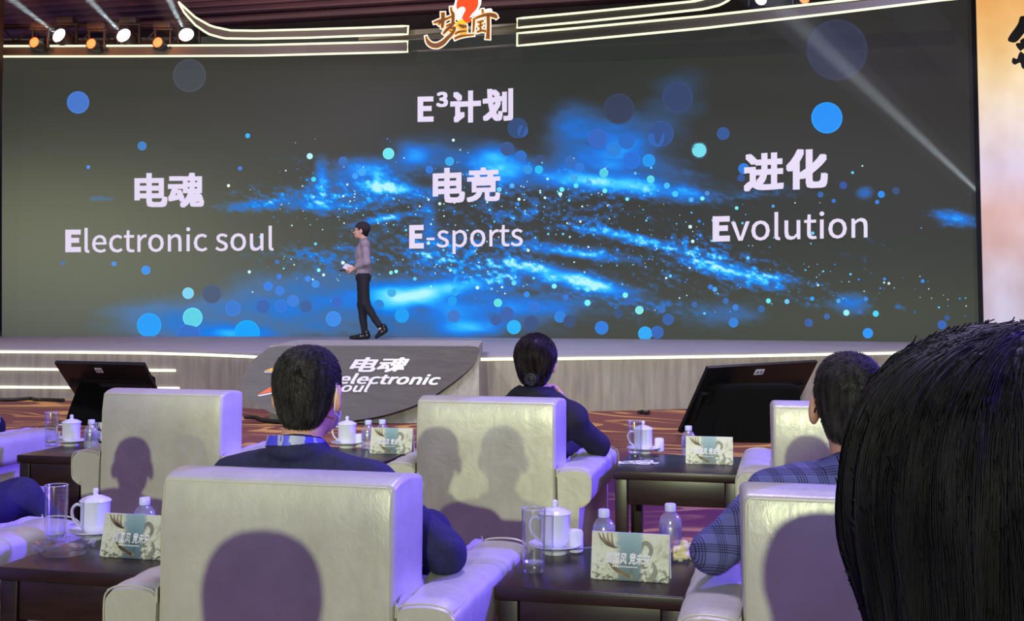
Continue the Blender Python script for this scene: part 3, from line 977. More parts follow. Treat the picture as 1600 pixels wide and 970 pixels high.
def banner_col(x, y):
    c = np.stack([np.interp(y, [-60, 0, 60, 110, 170, 260, 330, 380, 430, 520], k) for k in ([235, 238, 244, 245, 240, 222, 228, 214, 205, 196], [165, 178, 196, 214, 218, 205, 190, 178, 186, 186], [95, 105, 130, 165, 200, 226, 190, 178, 200, 208])], -1)
    n1 = fbm(x / 40.0, y / 60.0, 77, 3)[..., None]
    c = c + (n1 - 0.5) * np.array([30, 45, 60])
    return np.clip(c, 0, 255)


vb = lambda px: 15.6 if px > 800 else 17.6
for nm, x0, x1, lab in (('led_banner', 1531, 1760, 'tall lit banner with orange sky and black brush stroke beside the LED wall'),
                        ('led_banner', -240, -7, 'narrow lit edge of a pale banner at the far end of the LED wall')):
    b = thing(nm, lab, 'banner', (0, 0, 0))
    rows = lambda x: (-70.0, 523.0)
    # edges lean with the photograph's perspective of an upright panel
    zlo, zhi = 0.6, 5.9
    vv = vb(x0)
    pl, pr = at_v(x0 if x0 > 0 else x0, 250, vv), at_v(x1, 250, vv)
    ul = (pl.x * cs + pl.y * sn)
    ur = (pr.x * cs + pr.y * sn)
    nx, nz = 60, 140
    V, C2 = [], []
    for i in range(nx):
        for j in range(nz):
            uu, zz = ul + (ur - ul) * i / (nx - 1), zlo + (zhi - zlo) * j / (nz - 1)
            V.append(tuple(UV(uu, vv, zz)))
            C2.append((x0 + (x1 - x0) * i / (nx - 1), 462 - (zz - EYE) * 1850 / vv))
    C2 = np.array(C2)
    i_ = np.arange(nx * nz).reshape(nx, nz)
    F = np.stack([i_[:-1, :-1], i_[1:, :-1], i_[1:, 1:], i_[:-1, 1:]], -1).reshape(-1, 4)
    me = mesh_np('display', V, F, True)
    at_ = me.attributes.new('Col', 'FLOAT_COLOR', 'POINT')
    at_.data.foreach_set('color', np.concatenate([s2l(banner_col(C2[:, 0], C2[:, 1])), np.ones((len(C2), 1))], 1).astype(np.float32).ravel())
    link('display', me, M_pic, b)
    bm = bmesh.new()
    cc = UV((ul + ur) / 2, vv + 0.09, (zlo + zhi) / 2)
    rbox(bm, (0, 0, 0), (ur - ul, 0.16, zhi - zlo), 0.0)
    bmesh.ops.rotate(bm, cent=(0, 0, 0), matrix=Matrix.Rotation(YAW, 3, 'Z'), verts=bm.verts[:])
    bmesh.ops.translate(bm, vec=cc, verts=bm.verts[:])
    finish(bm, 'casing', M_black, b, smooth=False)
    if x0 > 0:
        bmap = lambda x, y, l: at_v(x, y, vv - l)
        flat_mark(smoothline([(1596, 25), (1590, 38), (1575, 60), (1580, 66), (1590, 64), (1606, 44), (1618, 30)], 4, True), M_ink, b, bmap, 'brush_stroke', 0.03)
        flat_mark(smoothline([(1587, 69), (1600, 66), (1625, 60), (1620, 70), (1600, 76), (1592, 84), (1589, 92), (1583, 90), (1581, 97), (1586, 101), (1594, 98), (1600, 108), (1630, 104), (1632, 96), (1600, 84)], 4, True), M_ink, b, bmap, 'brush_stroke', 0.03)
        flat_mark(smoothline([(1598, 60), (1640, 50), (1645, 58), (1600, 68)], 4, True), M_ink, b, bmap, 'brush_stroke', 0.034)

# ------------------------------------------------------------------ neon header over the stage
_hx = [-300, 0, 200, 480, 640, 808, 1000, 1280, 1547, 1700]
_hv = 18.0 * np.exp(np.array([0.0, 0, -.003, -.016, -.033, -.064, -.112, -.187, -.26, -.30]))
vh = lambda px: float(np.interp(px, _hx, _hv))
hd = lambda x, y, l=0.0: at_v(x, y, vh(x) - l)
M_neon = glow('warm_white_neon', (1.0, 0.98, 0.62), 1.35)
M_board = simple('header_board', lin(70, 66, 58), 0.6)
NEON = [
    ('neon-edged header bar curling up at its outer end above the stage, beside the round lamps',
     [(279, 3), (305, 27), (330, 41), (360, 47.5), (400, 48), (480, 46), (560, 43.5), (638, 40.5)], [(279, 3.5), (288, 20), (305, 39), (325, 53), (350, 60), (400, 60.5), (480, 59), (560, 56), (637, 53.5)]),
    ('long straight neon-edged header bar above the stage, under the round lamps',
     [(-120, 72), (0, 72), (200, 71.5), (400, 70.5), (560, 66.5), (637, 64.5)], [(-120, 89), (0, 88.3), (200, 88), (400, 87), (560, 83), (637, 81)]),
    ('upper neon-edged header bar rising from the red sign towards the bright banner',
     [(808, 29), (900, 20.5), (1000, 10.5), (1085, 2), (1110, -4), (1152, -30)], [(808, 43.5), (900, 35), (1000, 25), (1100, 14), (1125, 8), (1143, -2), (1152, -29)]),
    ('lower neon-edged header bar running from the red sign to the bright banner',
     [(808, 52), (900, 44), (1100, 25), (1300, 3), (1520, -22)], [(808, 71.5), (900, 63), (1100, 44), (1300, 21), (1468, 0.5), (1522, -5)]),
]


def resample(pts, n):
    P = np.array(pts, float)
    s = np.concatenate([[0], np.cumsum(np.linalg.norm(np.diff(P, axis=0), axis=1))])
    t = np.linspace(0, s[-1], n)
    return np.stack([np.interp(t, s, P[:, k]) for k in (0, 1)], 1)


for lab, T, B in NEON:
    t = thing('neon_header', lab, 'header', (0, 0, 0))
    n = 44
    T2, B2 = resample(T, n), resample(B, n)
    bm = bmesh.new()
    rows_ = [[bm.verts.new(hd(x, y, l)) for (x, y), l in ((a, -0.02), (b_, -0.02), (b_, -0.16), (a, -0.16))] for a, b_ in zip(T2, B2)]
    for c0, c1 in zip(rows_, rows_[1:]):
        for k in range(4):
            bm.faces.new((c0[k], c1[k], c1[(k + 1) % 4], c0[(k + 1) % 4]))
    bm.faces.new(rows_[0])
    bm.faces.new(rows_[-1])
    finish(bm, 'board', M_board, t, smooth=False)
    bm = bmesh.new()
    tube(bm, [hd(x, y) for x, y in list(T2) + list(B2[::-1])], 0.016, 8, True)
    finish(bm, 'neon_tube', M_neon, t)
# carrying rails seen in the gap behind the sign
rails = thing('header_rail', 'olive grey rail behind the red and gold sign', 'rail', (0, 0, 0))
bm = bmesh.new()
q = [(560, 52), (640, 48), (720, 43), (815, 37), (900, 30), (900, 44), (815, 51), (720, 55), (640, 60), (560, 63)]
prism(bm, [hd(x, y, -0.22) for x, y in q], [hd(x, y, -0.34) for x, y in q])
finish(bm, 'beam', simple('olive_rail', lin(120, 116, 92), 0.5), rails, smooth=False)
bm = bmesh.new()
tube(bm, [hd(x, y, -0.2) for x, y in [(580, 64.5), (640, 62), (720, 57), (815, 51)]], 0.012)
finish(bm, 'upper_tube', M_grey_metal, rails)
bm = bmesh.new()
tube(bm, [hd(x, y, -0.2) for x, y in [(600, 82), (640, 80), (720, 77), (815, 70)]], 0.02)
finish(bm, 'lower_tube', M_grey_metal, rails)
truss = thing('lighting_truss', 'dark box truss above the neon header', 'truss', (0, 0, 0))
M_truss = simple('dark_truss', lin(70, 58, 56), 0.5, 0.4)
for (x0, y0), (x1, y1) in (((-200, 66), (300, 66)), ((-200, 40), (300, 40))):
    for dv in (0.4, 0.8):
        bm = bmesh.new()
        tube(bm, [at_v(x0, y0, 18.2 + dv), at_v(x1, y1, 18.2 + dv)], 0.03)
        finish(bm, 'chord', M_truss, truss)
bm = bmesh.new()
for i in range(20):
    xa, xb = -200 + 25 * i, -200 + 25 * (i + 1)
    ya, yb = (66, 40) if i % 2 else (40, 66)
    tube(bm, [at_v(xa, ya, 18.6), at_v(xb, yb, 18.6)], 0.014, 6)
finish(bm, 'lattice', M_truss, truss)

# red and gold sign on the header (brush lettering with a glowing outline)
sign = thing('title_sign', 'red and gold brush-lettered sign with white glowing outline over the stage centre', 'sign', (0, 0, 0))
sg = lambda x, y, l=0.0: at_v(x, y, vh(720) - 0.25 - l)
M_sglow = glow('sign_halo', (1.0, 0.93, 0.96), 2.2)
M_sorange = glow('sign_orange', lin(250, 160, 60), 1.2)
M_sbrown = glow('sign_bronze', lin(120, 72, 40), 1.0)
M_sred = glow('sign_flame', lin(250, 75, 20), 1.15)
M_syellow = glow('sign_yellow', lin(250, 205, 40), 1.1)
cr = lambda pts: [(650 + x / 11.414, y / 11.414) for x, y in pts]
STROKES = [  # crop points and half widths (in crop pixels)
    ([(480, 225), (480, 330), (470, 470), (462, 500)], [30, 28, 22, 8]),
    ([(320, 405), (400, 380), (480, 360), (560, 320)], [12, 22, 26, 10]),
    ([(400, 440), (440, 400), (500, 370)], [8, 18, 14]),
    ([(625, 130), (632, 200), (660, 260), (655, 420)], [10, 16, 24, 22]),
    ([(530, 345), (600, 310), (660, 280)], [12, 14, 8]),
    ([(540, 465), (600, 440), (680, 415)], [10, 16, 10]),
    ([(690, 400), (620, 470), (540, 540), (490, 600)], [10, 22, 22, 14]),
    ([(560, 500), (650, 500), (690, 500), (640, 600), (560, 680), (480, 760), (380, 810), (280, 800), (210, 740), (178, 650)], [10, 18, 22, 24, 28, 36, 40, 36, 26, 6]),
    ([(600, 540), (640, 570)], [12, 8]),
    ([(700, 610), (760, 570), (900, 550)], [10, 18, 14]),
    ([(690, 690), (780, 650), (900, 630), (1030, 620)], [16, 20, 14, 10]),
    ([(760, 440), (830, 470), (900, 470)], [14, 32, 20]),
    ([(1035, 330), (1030, 450), (1020, 570)], [14, 14, 10]),
    ([(1050, 330), (1150, 290), (1280, 260), (1400, 280), (1440, 320)], [12, 18, 26, 34, 14]),
    ([(1285, 270), (1290, 450), (1285, 600), (1280, 690)], [26, 24, 26, 34]),
    ([(1100, 400), (1200, 370)], [12, 14]), ([(1110, 470), (1190, 440)], [10, 12]), ([(1150, 390), (1150, 550)], [14, 12]), ([(1090, 570), (1180, 545), (1250, 560)], [12, 16, 14]),
    ([(1185, 170), (1195, 240)], [14, 10]),
]


def brush(bm, pts, wid, grow, l0, l1):
    P = smoothline([(x, y, w) for (x, y), w in zip(pts, wid)], 5)
    Lf, Rt = [], []
    for i, p in enumerate(P):
        d = P[min(i + 1, len(P) - 1)][:2] - P[max(i - 1, 0)][:2]
        d = d / (np.linalg.norm(d) + 1e-9)
        nrm = np.array([-d[1], d[0]])
        w = max(p[2], 3) + grow
        c = p[:2] + (d * grow * (1 if i == len(P) - 1 else -1 if i == 0 else 0))
        Lf.append(c + nrm * w)
        Rt.append(c - nrm * w)
    ring = cr([tuple(q) for q in Lf + Rt[::-1]])
    n = len(Lf)
    fa = [bm.verts.new(sg(x, y, l1)) for x, y in ring]
    fb = [bm.verts.new(sg(x, y, l0)) for x, y in ring]
    for i in range(n - 1):
        for vv_ in (fa, fb):
            bm.faces.new((vv_[i], vv_[i + 1], vv_[2 * n - 2 - i], vv_[2 * n - 1 - i]))
    for i in range(2 * n):
        j = (i + 1) % (2 * n)
        bm.faces.new((fa[i], fa[j], fb[j], fb[i]))


for nm, grow, l0, l1, mt in (('halo', 27, 0.0, 0.04, M_sglow), ('border', 17, 0.04, 0.07, M_sorange), ('strokes', 0, 0.07, 0.10, M_sbrown)):
    bm = bmesh.new()
    for pts, wid in STROKES:
        brush(bm, pts, wid, grow, l0, l1)
    finish(bm, nm, mt, sign, smooth=False)
for nm, pts, mt, l0, l1 in (('flame_halo', [(640, 180), (690, 60), (740, -110), (1000, -200), (1150, -60), (1160, 60), (1130, 180), (1330, 150), (1330, 230), (1000, 290), (930, 400), (820, 400), (700, 330)], M_sglow, 0.0, 0.045),
                            ('flame', [(720, 130), (730, 20), (800, -80), (950, -140), (1080, -80), (1115, 40), (1080, 160), (990, 260), (960, 330), (1000, 370), (900, 400), (820, 330), (850, 240), (880, 170), (850, 125), (790, 130), (740, 165)], M_sred, 0.10, 0.14),
                            ('flame_foot', [(700, 440), (790, 340), (860, 370), (940, 350), (1010, 330), (950, 400), (880, 420), (920, 520), (900, 600), (790, 620), (780, 540), (740, 500)], M_syellow, 0.045, 0.068)):
    ring = cr([tuple(q) for q in smoothline(pts, 4, True)])
    bm = bmesh.new()
    prism(bm, [sg(x, y, l1) for x, y in ring], [sg(x, y, l0) for x, y in ring])
    finish(bm, nm, mt, sign, smooth=False)

# ------------------------------------------------------------------ stage lamps
M_lens = glow('lamp_lens', (0.95, 1.0, 0.95), 8.0)
M_olens = glow('orange_lens', (1.0, 0.10, 0.025), 4.5)


def moving_head(px, py, v, aim, label, lens, rad, power, colr, group):
    """lamp with base, yoke and barrel; aim = (du, dv, dz)"""
    p = at_v(px, py, v)
    t = thing('moving_head_lamp', label, 'stage lamp', p, YAW, group)
    d = Vector(aim).normalized()
    q = d.to_track_quat('Z', 'Y').to_matrix()
    bm = bmesh.new()
    lathe(bm, [(0, -0.34), (rad * 0.8, -0.34), (rad * 1.02, -0.27), (rad * 1.1, -0.06), (rad * 1.12, 0.0), (rad * 1.0, 0.004), (rad * 1.0, -0.02), (0, -0.02)], 24)
    bmesh.ops.rotate(bm, cent=(0, 0, 0), matrix=q, verts=bm.verts[:])
    finish(bm, 'barrel', M_black, t)
    bm = bmesh.new()
    lathe(bm, [(rad * 0.98, -0.012), (rad * 0.8, 0.01), (0, 0.022)], 24)
    bmesh.ops.rotate(bm, cent=(0, 0, 0), matrix=q, verts=bm.verts[:])
    finish(bm, 'lens', lens, t)
    bm = bmesh.new()
    c = -d * 0.17
    for s in (-1, 1):
        rbox(bm, (c.x + s * (rad * 1.2 + 0.02), c.y, c.z + 0.10), (0.03, 0.07, 0.30), 0.008)
    rbox(bm, (c.x, c.y, c.z + 0.25), (rad * 2.4 + 0.10, 0.09, 0.03), 0.006)
    finish(bm, 'yoke', M_black, t)
    bm = bmesh.new()
    rbox(bm, (c.x, c.y, c.z + 0.31), (0.26, 0.22, 0.10), 0.015)
    finish(bm, 'base', M_black, t)
    if power:
        lp = lamp('lamp_beam', 'SPOT', p + UV(d.x, d.y, d.z) * 0.05, p + UV(d.x, d.y, d.z) * 3, power, colr, 0.02, 7.0, 1.0)
    return p, d


M_haze = bpy.data.materials.new('beam_haze')
M_haze.use_nodes = True
_nt = M_haze.node_tree
_nt.nodes.remove(_nt.nodes['Principled BSDF'])
_vs = _nt.nodes.new('ShaderNodeVolumeScatter')
_vs.inputs['Density'].default_value = 0.05
_vs.inputs['Anisotropy'].default_value = 0.0
_vs.inputs['Color'].default_value = (0.9, 0.95, 1, 1)
_nt.links.new(_vs.outputs[0], _nt.nodes['Material Output'].inputs['Volume'])


def haze_beam(p, d, length, r0, r1, label):
    D = UV(d.x, d.y, d.z)
    D.normalize()
    bm = bmesh.new()
    lathe(bm, [(0, 0.05), (r0, 0.05), (r1, length), (0, length)], 20)
    bmesh.ops.rotate(bm, cent=(0, 0, 0), matrix=D.to_track_quat('Z', 'Y').to_matrix(), verts=bm.verts[:])
    bmesh.ops.translate(bm, vec=p, verts=bm.verts[:])
    o = finish(bm, 'light_beam', M_haze)
    return tag(o, label, 'haze', 'hazy light beams', 'stuff')


BEAM_POWER = 9000
for px, py, aim, nth in ((92, 55, (-0.32, -0.90, 0.30), 'outermost of the three, nearest the pale banner edge'), (193, 55, (-0.19, -0.90, 0.30), 'middle one of the three'), (291, 54, (0.0, -0.90, 0.30), 'closest to the curled neon bar')):
    p, d = moving_head(px, py, 17.9, aim, 'round white stage lamp on the truss, ' + nth, M_lens, 0.115, BEAM_POWER * 0.9, (0.85, 1.0, 1.0), None)
    haze_beam(p, d, 4.0, 0.16, 0.50, 'pale hazy beam from the white lamp that is ' + nth)
for px, py, nth in ((53, 66, 'outermost, lowest beside the pale banner edge'), (142, 68, 'between the first two white lamps'), (246, 66, 'beside the white lamp next to the curled neon')):
    p, d = moving_head(px, py, 17.75, (-0.2, -0.95, 0.1), 'small orange stage lamp on the truss, ' + nth, M_olens, 0.08, 0, None, None)
    pl_ = bpy.data.lights.new('orange_spill', 'POINT')
    pl_.energy = 14
    pl_.color = (1, 0.25, 0.05)
    pl_.shadow_soft_size = 0.05
    po = bpy.data.objects.new('orange_spill', pl_)
    COL.objects.link(po)
    po.location = p + UV(0, -0.25, 0.05)
p, d = moving_head(1189, -1, 15.6, (0.1, -0.95, 0.1), 'round white stage lamp above the rising neon bar', M_lens, 0.08, 0, None, None)
p, d = moving_head(1257, -2, 15.4, (0.1, -0.95, 0.1), 'orange stage lamp above the rising neon bar', M_olens, 0.07, 0, None, None)
# beams that rise from lamps standing behind the bright banner
for (ax, ay), (bx, by), va_, vb_, nth in (((1600, 366), (1230, 20), 16.05, 14.9, 'longer hazy beam crossing the dark corner of the LED wall'), ((1640, 262), (1430, 20), 16.6, 15.0, 'shorter hazy beam beside the orange banner top')):
    a, b_ = at_v(ax, ay, va_), at_v(bx, by, vb_)
    D = (b_ - a).normalized()
    dl = Vector((D.x * cs + D.y * sn, -D.x * sn + D.y * cs, D.z))
    lamp('lamp_beam', 'SPOT', a, b_, BEAM_POWER * 2.2, (0.85, 0.97, 1.0), 0.02, 4.0, 1.0)
    haze_beam(a, dl, (b_ - a).length * 1.15, 0.10, 0.30, nth)

# ------------------------------------------------------------------ floor monitors and draped stands
M_tv = simple('black_plastic', (0.010, 0.010, 0.014), 0.5, spec=0.3)
M_sticker = simple('pale_sticker', (0.85, 0.88, 1.0), 0.5)
M_cloth = simple('black_cloth', (0.0018, 0.0018, 0.002), 0.9, spec=0.12)


def tilted_tv(TL, TR, BL, label):
    """slab seen from behind; TL, TR, BL are its corners in space"""
    ex = (TR - TL)
    w = ex.length
    ex.normalize()
    ey = (BL - TL)
    ey -= ex * ey.dot(ex) * 0.0
    h = ey.length
    ey.normalize()
    en = ex.cross(ey).normalized()          # away from the screen face or towards it
    if en.y > 0:
        en = -en                             # points to the audience
    t = thing('floor_monitor', label, 'monitor', (TL + TR) * 0.5 + ey * h)
    org = t.location.copy()
    P = lambda x, y, n: TL + ex * (x * w) + ey * (y * h) + en * n - org
    bm = bmesh.new()
    prism(bm, [P(0, 0, 0), P(1, 0, 0), P(1, 1, 0), P(0, 1, 0)], [P(0, 0, -0.03), P(1, 0, -0.03), P(1, 1, -0.03), P(0, 1, -0.03)])
    finish(bm, 'case', M_tv, t, smooth=False)
    bm = bmesh.new()
    prism(bm, [P(.03, .38, 0.03), P(.97, .38, 0.03), P(.93, .93, 0.03), P(.07, .93, 0.03)], [P(.02, .36, 0), P(.98, .36, 0), P(.95, .96, 0), P(.05, .96, 0)])
    finish(bm, 'rear_cover', M_tv, t, smooth=False)
    bm = bmesh.new()
    for yy in (0.30, 0.335):
        tube(bm, [P(0.06, yy, 0.004), P(0.94, yy, 0.004)], 0.006, 6)
    finish(bm, 'vent_ridges', M_tv, t)
    bm = bmesh.new()
    prism(bm, [P(.43, .07, 0.004), P(.51, .07, 0.004), P(.51, .15, 0.004), P(.43, .15, 0.004)], [P(.43, .07, 0), P(.51, .07, 0), P(.51, .15, 0), P(.43, .15, 0)])
    finish(bm, 'sticker', M_sticker, t, smooth=False, label='pale blue sticker')
    bm = bmesh.new()
    for a, b_ in ((.445, .462), (.478, .495)):
        prism(bm, [P(a, .09, 0.006), P(b_, .09, 0.006), P(b_, .13, 0.006), P(a, .13, 0.006)], [P(a, .09, 0.0), P(b_, .09, 0.0), P(b_, .13, 0.0), P(a, .13, 0.0)])
    finish(bm, 'sticker_print', simple('sticker_ink', lin(120, 130, 210), 0.5), t, smooth=False)
    return t, P, org


TL, TR = at_v(1107, 575, 10.2), at_v(1278, 565, 11.2)
BL = at_z(1062, 676, 0.03)
tv1, P1, o1 = tilted_tv(TL, TR, BL, 'large black screen tilted back on the carpet, seen from behind beside the plain stage front')
TL, TR = at_v(85, 567.5, 11.3), at_v(225, 570.5, 10.86)
BR = at_z(264, 650, 0.03)
tv2, P2, o2 = tilted_tv(TL, TR, TL + (BR - TR), 'black screen tilted back in front of the lit strips of the stage, seen from behind')


def draped(name, cx, cy, rx, ry, h, label, seed, lean=(0, 0)):
    """cloth hung over a support: folds that open towards the floor"""
    t = thing(name, label, 'cloth', (cx, cy, 0), YAW)
    rg = np.random.RandomState(seed)
    n, m = 120, 18
    ph = rg.uniform(0, 6.28, 4)
    V = []
    for j in range(m):
        s = j / (m - 1)
        for i in range(n):
            a = 2 * math.pi * i / n
            sq = (abs(math.cos(a)) ** 4 + abs(math.sin(a)) ** 4) ** -0.25
            fold = 1 + (0.03 + 0.11 * (1 - s)) * (math.sin(7 * a + ph[0] + 1.6 * s + math.sin(3 * a)) + 0.6 * math.sin(13 * a + ph[1] - 2 * s)) * 0.6
            spread = 1.15 - 0.22 * s
            r = sq * fold * spread
            if j == m - 1:
                r *= 0.9
            V.append((rx * r * math.cos(a) + lean[0] * s, ry * r * math.sin(a) + lean[1] * s, h * (1 - (1 - s) ** 1.0) + (0.006 if s == 0 else 0)))
    V.append((lean[0], lean[1], h + 0.01))
    F = [(j * n + i, j * n + (i + 1) % n, (j + 1) * n + (i + 1) % n, (j + 1) * n + i) for j in range(m - 1) for i in range(n)]
    bm = bmesh.new()
    vv_ = [bm.verts.new(v) for v in V]
    for f_ in F:
        bm.faces.new([vv_[i] for i in f_])
    for i in range(n):
        bm.faces.new((vv_[(m - 1) * n + i], vv_[(m - 1) * n + (i + 1) % n], vv_[-1]))
    finish(bm, 'drape', M_cloth, t)
    return t


p = at_z(1166, 690, 0)
draped('draped_stand', p.x, p.y + 0.12, 0.40, 0.16, 0.47, 'black cloth bunched over the support behind the large tilted screen', 3, (0.10, 0.12))
p = at_z(165, 664, 0)
draped('draped_stand', p.x, p.y + 0.15, 0.36, 0.16, 0.46, 'black cloth hanging from the tilted screen behind the tea table', 5, (0.0, 0.1))

# stray cables where the carpet meets the stage
M_cable = simple('cable_rubber', (0.01, 0.01, 0.01), 0.6)
for nm, pts, lab in (('cable', [(-60, 625), (20, 624), (48, 622), (56, 624), (70, 624), (100, 625)], 'black cable lying along the foot of the stage near the tilted screen'),
                     ('cable', [(382, 651), (400, 652), (415, 657), (440, 659), (480, 662)], 'black cable along the foot of the oval-fronted block'),
                     ('cable', [(998, 644), (1004, 643), (1010, 645), (1014, 643)], 'short black cable end on the carpet by the stage foot')):
    bm = bmesh.new()
    tube(bm, smoothline([tuple(at_z(x, y, 0.022)) for x, y in pts], 5), 0.02, 8)
    tag(finish(bm, nm, M_cable), lab, 'cable')

# ------------------------------------------------------------------ armchairs
N = Nodes('pearl_leather')
f1 = N.noise(N.coord((1, 1, 0.25)), 60, 3, 0.6)
N.l(N.ramp(N.noise(N.coord(), 7, 3), [(0.3, lin(196, 192, 172)), (0.7, lin(212, 208, 190))]), N.b.inputs['Base Color'])
N.set(Roughness=0.36, Metallic=0.15)
N.l(N.ramp(f1, [(0.3, (0.30,) * 3), (0.7, (0.46,) * 3)]), N.b.inputs['Roughness'])
N.b.inputs['Specular IOR Level'].default_value = 0.6
h1 = N.math('ADD', N.math('MULTIPLY', N.noise(N.coord(), 9, 3, 0.6, 0.8), 1.0), N.math('MULTIPLY', N.noise(N.coord((1, 1, 0.3)), 320, 3), 0.2))
N.bump(h1, 0.22, 0.010)
M_leather = N.m
M_pipe = simple('leather_piping', lin(205, 200, 170), 0.35)
M_foot = simple('dark_wood_foot', lin(40, 26, 22), 0.4)


def soft(bm, amp=0.004, seed=0, freq=9):
    """slight upholstery puffiness"""
    rg = np.random.RandomState(seed)
    k = rg.normal(size=(4, 3)) * freq
    ph = rg.uniform(0, 6.28, 4)
    for v in bm.verts:
        w = sum(math.sin(float(k[i] @ np.array(v.co)) + ph[i]) for i in range(4)) / 4
        v.co += Vector((w, w * 0.6, w * 0.5)) * amp


def grid_box(bm, c, s, bev, cuts=8):
    t = bmesh.new()
    bmesh.ops.create_cube(t, size=1.0)
    bmesh.ops.scale(t, vec=s, verts=t.verts[:])
    bmesh.ops.bevel(t, geom=t.edges[:], offset=bev, segments=4, profile=0.5, affect='EDGES')
    long_ = [e for e in t.edges if e.calc_length() > 0.12]
    bmesh.ops.subdivide_edges(t, edges=long_, cuts=cuts, use_grid_fill=True)
    bmesh.ops.translate(t, vec=c, verts=t.verts[:])
    me = bpy.data.meshes.new('t')
    t.to_mesh(me)
    t.free()
    bm.from_mesh(me)
    bpy.data.meshes.remove(me)


BACK_W, BACK_D, BACK_H, ARM_H = 0.60, 0.19, 0.80, 0.53


def make_chair(label):
    t = thing('armchair', label, 'armchair', (0, 0, 0), 0, 'cream armchairs in rows before the stage')
    bm = bmesh.new()
    grid_box(bm, (0, BACK_D / 2, (BACK_H + 0.10) / 2), (BACK_W, BACK_D, BACK_H - 0.10), 0.014)
    for v in bm.verts:                      # a little wider towards the seat face and the foot
        v.co.x *= 1.0 + 0.05 * (v.co.y / BACK_D)
        if v.co.z > 0.72 and 0.03 < v.co.y < BACK_D:
            v.co.z += 0.012 * math.sin(math.pi * v.co.y / BACK_D) - 0.0
        if v.co.z > 0.68 and v.co.y < 0.10:
            v.co.y += 0.015 * min(1.0, (v.co.z - 0.68) / 0.12) ** 2 * max(0.0, 1 - v.co.y / 0.10)
    soft(bm, 0.003, 1, 7)
    back = finish(bm, 'seat_back', M_leather, t, angle=80)
    bm = bmesh.new()
    w, z1 = BACK_W / 2 - 0.0085, BACK_H - 0.0085
    loop = [(-w, 0.0, 0.12), (-w, 0.0, 0.66), (-w, 0.0, 0.72), (-w, 0.0, z1 - 0.015), (-w + 0.004, 0.0, z1 - 0.006), (-w + 0.012, 0.0, z1), (w - 0.012, 0.0, z1), (w - 0.004, 0.0, z1 - 0.006), (w, 0.0, z1 - 0.015), (w, 0.0, 0.72), (w, 0.0, 0.66), (w, 0.0, 0.12)]
    tube(bm, [(x, y + 0.0015 + 0.015 * max(0.0, (z - 0.68) / 0.12) ** 2, z) for x, y, z in loop], 0.0022, 6)
    finish(bm, 'piping', M_pipe, back)
    bm = bmesh.new()
    grid_box(bm, (0, 0.49, 0.34), (0.57, 0.66, 0.14), 0.035)
    soft(bm, 0.004, 2, 8)
    finish(bm, 'seat_cushion', M_leather, t, angle=80)
    bm = bmesh.new()
    rbox(bm, (0, 0.47, 0.175), (0.575, 0.62, 0.19), 0.015)
    finish(bm, 'base', M_leather, t)
    for s in (-1, 1):
        # mushroom section: thick pad rolled outwards over a slimmer side panel
        prof = [(0.000, 0.06), (0.000, 0.50), (0.006, 0.520), (0.022, 0.531), (0.075, 0.536), (0.118, 0.531), (0.140, 0.517), (0.148, 0.495), (0.147, 0.43), (0.140, 0.405), (0.124, 0.392), (0.104, 0.384), (0.100, 0.37), (0.100, 0.06)]
        pr = [(x, y) for x, y in smoothline(prof, 3)]
        bm = bmesh.new()
        ny = 22
        rings = []
        for j in range(ny + 1):
            y = 0.005 + 0.775 * j / ny
            e = min(j, ny - j)
            sh = [0.012, 0.004, 0.0][min(e, 2)]
            yy = y + (0.0 if 0 < j < ny else (0.004 if j == 0 else -0.004))
            ring = []
            cx_, cz_ = 0.07, 0.30
            puff = 0.004 * math.sin(math.pi * j / ny) + 0.0025 * math.sin(j * 1.7)
            for (x, z) in pr:
                dx, dz = x - cx_, z - cz_
                L_ = math.hypot(dx, dz)
                f_ = 1 - sh / max(L_, 0.05)
                z2 = cz_ + dz * f_ + (puff if z > 0.42 else 0) - 0.0
                ring.append(bm.verts.new((s * (BACK_W / 2 + 0.004 + cx_ + dx * f_), yy, z2)))
            rings.append(ring)
        for a, b_ in zip(rings, rings[1:]):
            for i in range(len(pr)):
                k = (i + 1) % len(pr)
                bm.faces.new((a[i], a[k], b_[k], b_[i]))
        bm.faces.new(rings[0])
        bm.faces.new(rings[-1][::-1])
        arm = finish(bm, 'armrest', M_leather, t, angle=50)
        bm = bmesh.new()
        for yq in (0.008, 0.776):
            out = [(x, z) for x, z in pr if z > 0.384]
            tube(bm, [(s * (BACK_W / 2 + 0.004 + x * 0.975 + 0.0015), yq, z * 0.9935) for x, z in out], 0.0024, 6)
        tube(bm, [(s * (BACK_W / 2 + 0.004 + 0.138), y, 0.518) for y in np.linspace(0.01, 0.775, 14)], 0.002, 6)
        finish(bm, 'piping', M_pipe, arm)
    for sx in (-1, 1):
        for y in (0.10, 0.70):
            bm = bmesh.new()
            lathe(bm, [(0, 0.0), (0.018, 0.0), (0.026, 0.082), (0, 0.082)], 14, (sx * 0.24, y, 0))
            finish(bm, 'foot', M_foot, t)
    return t


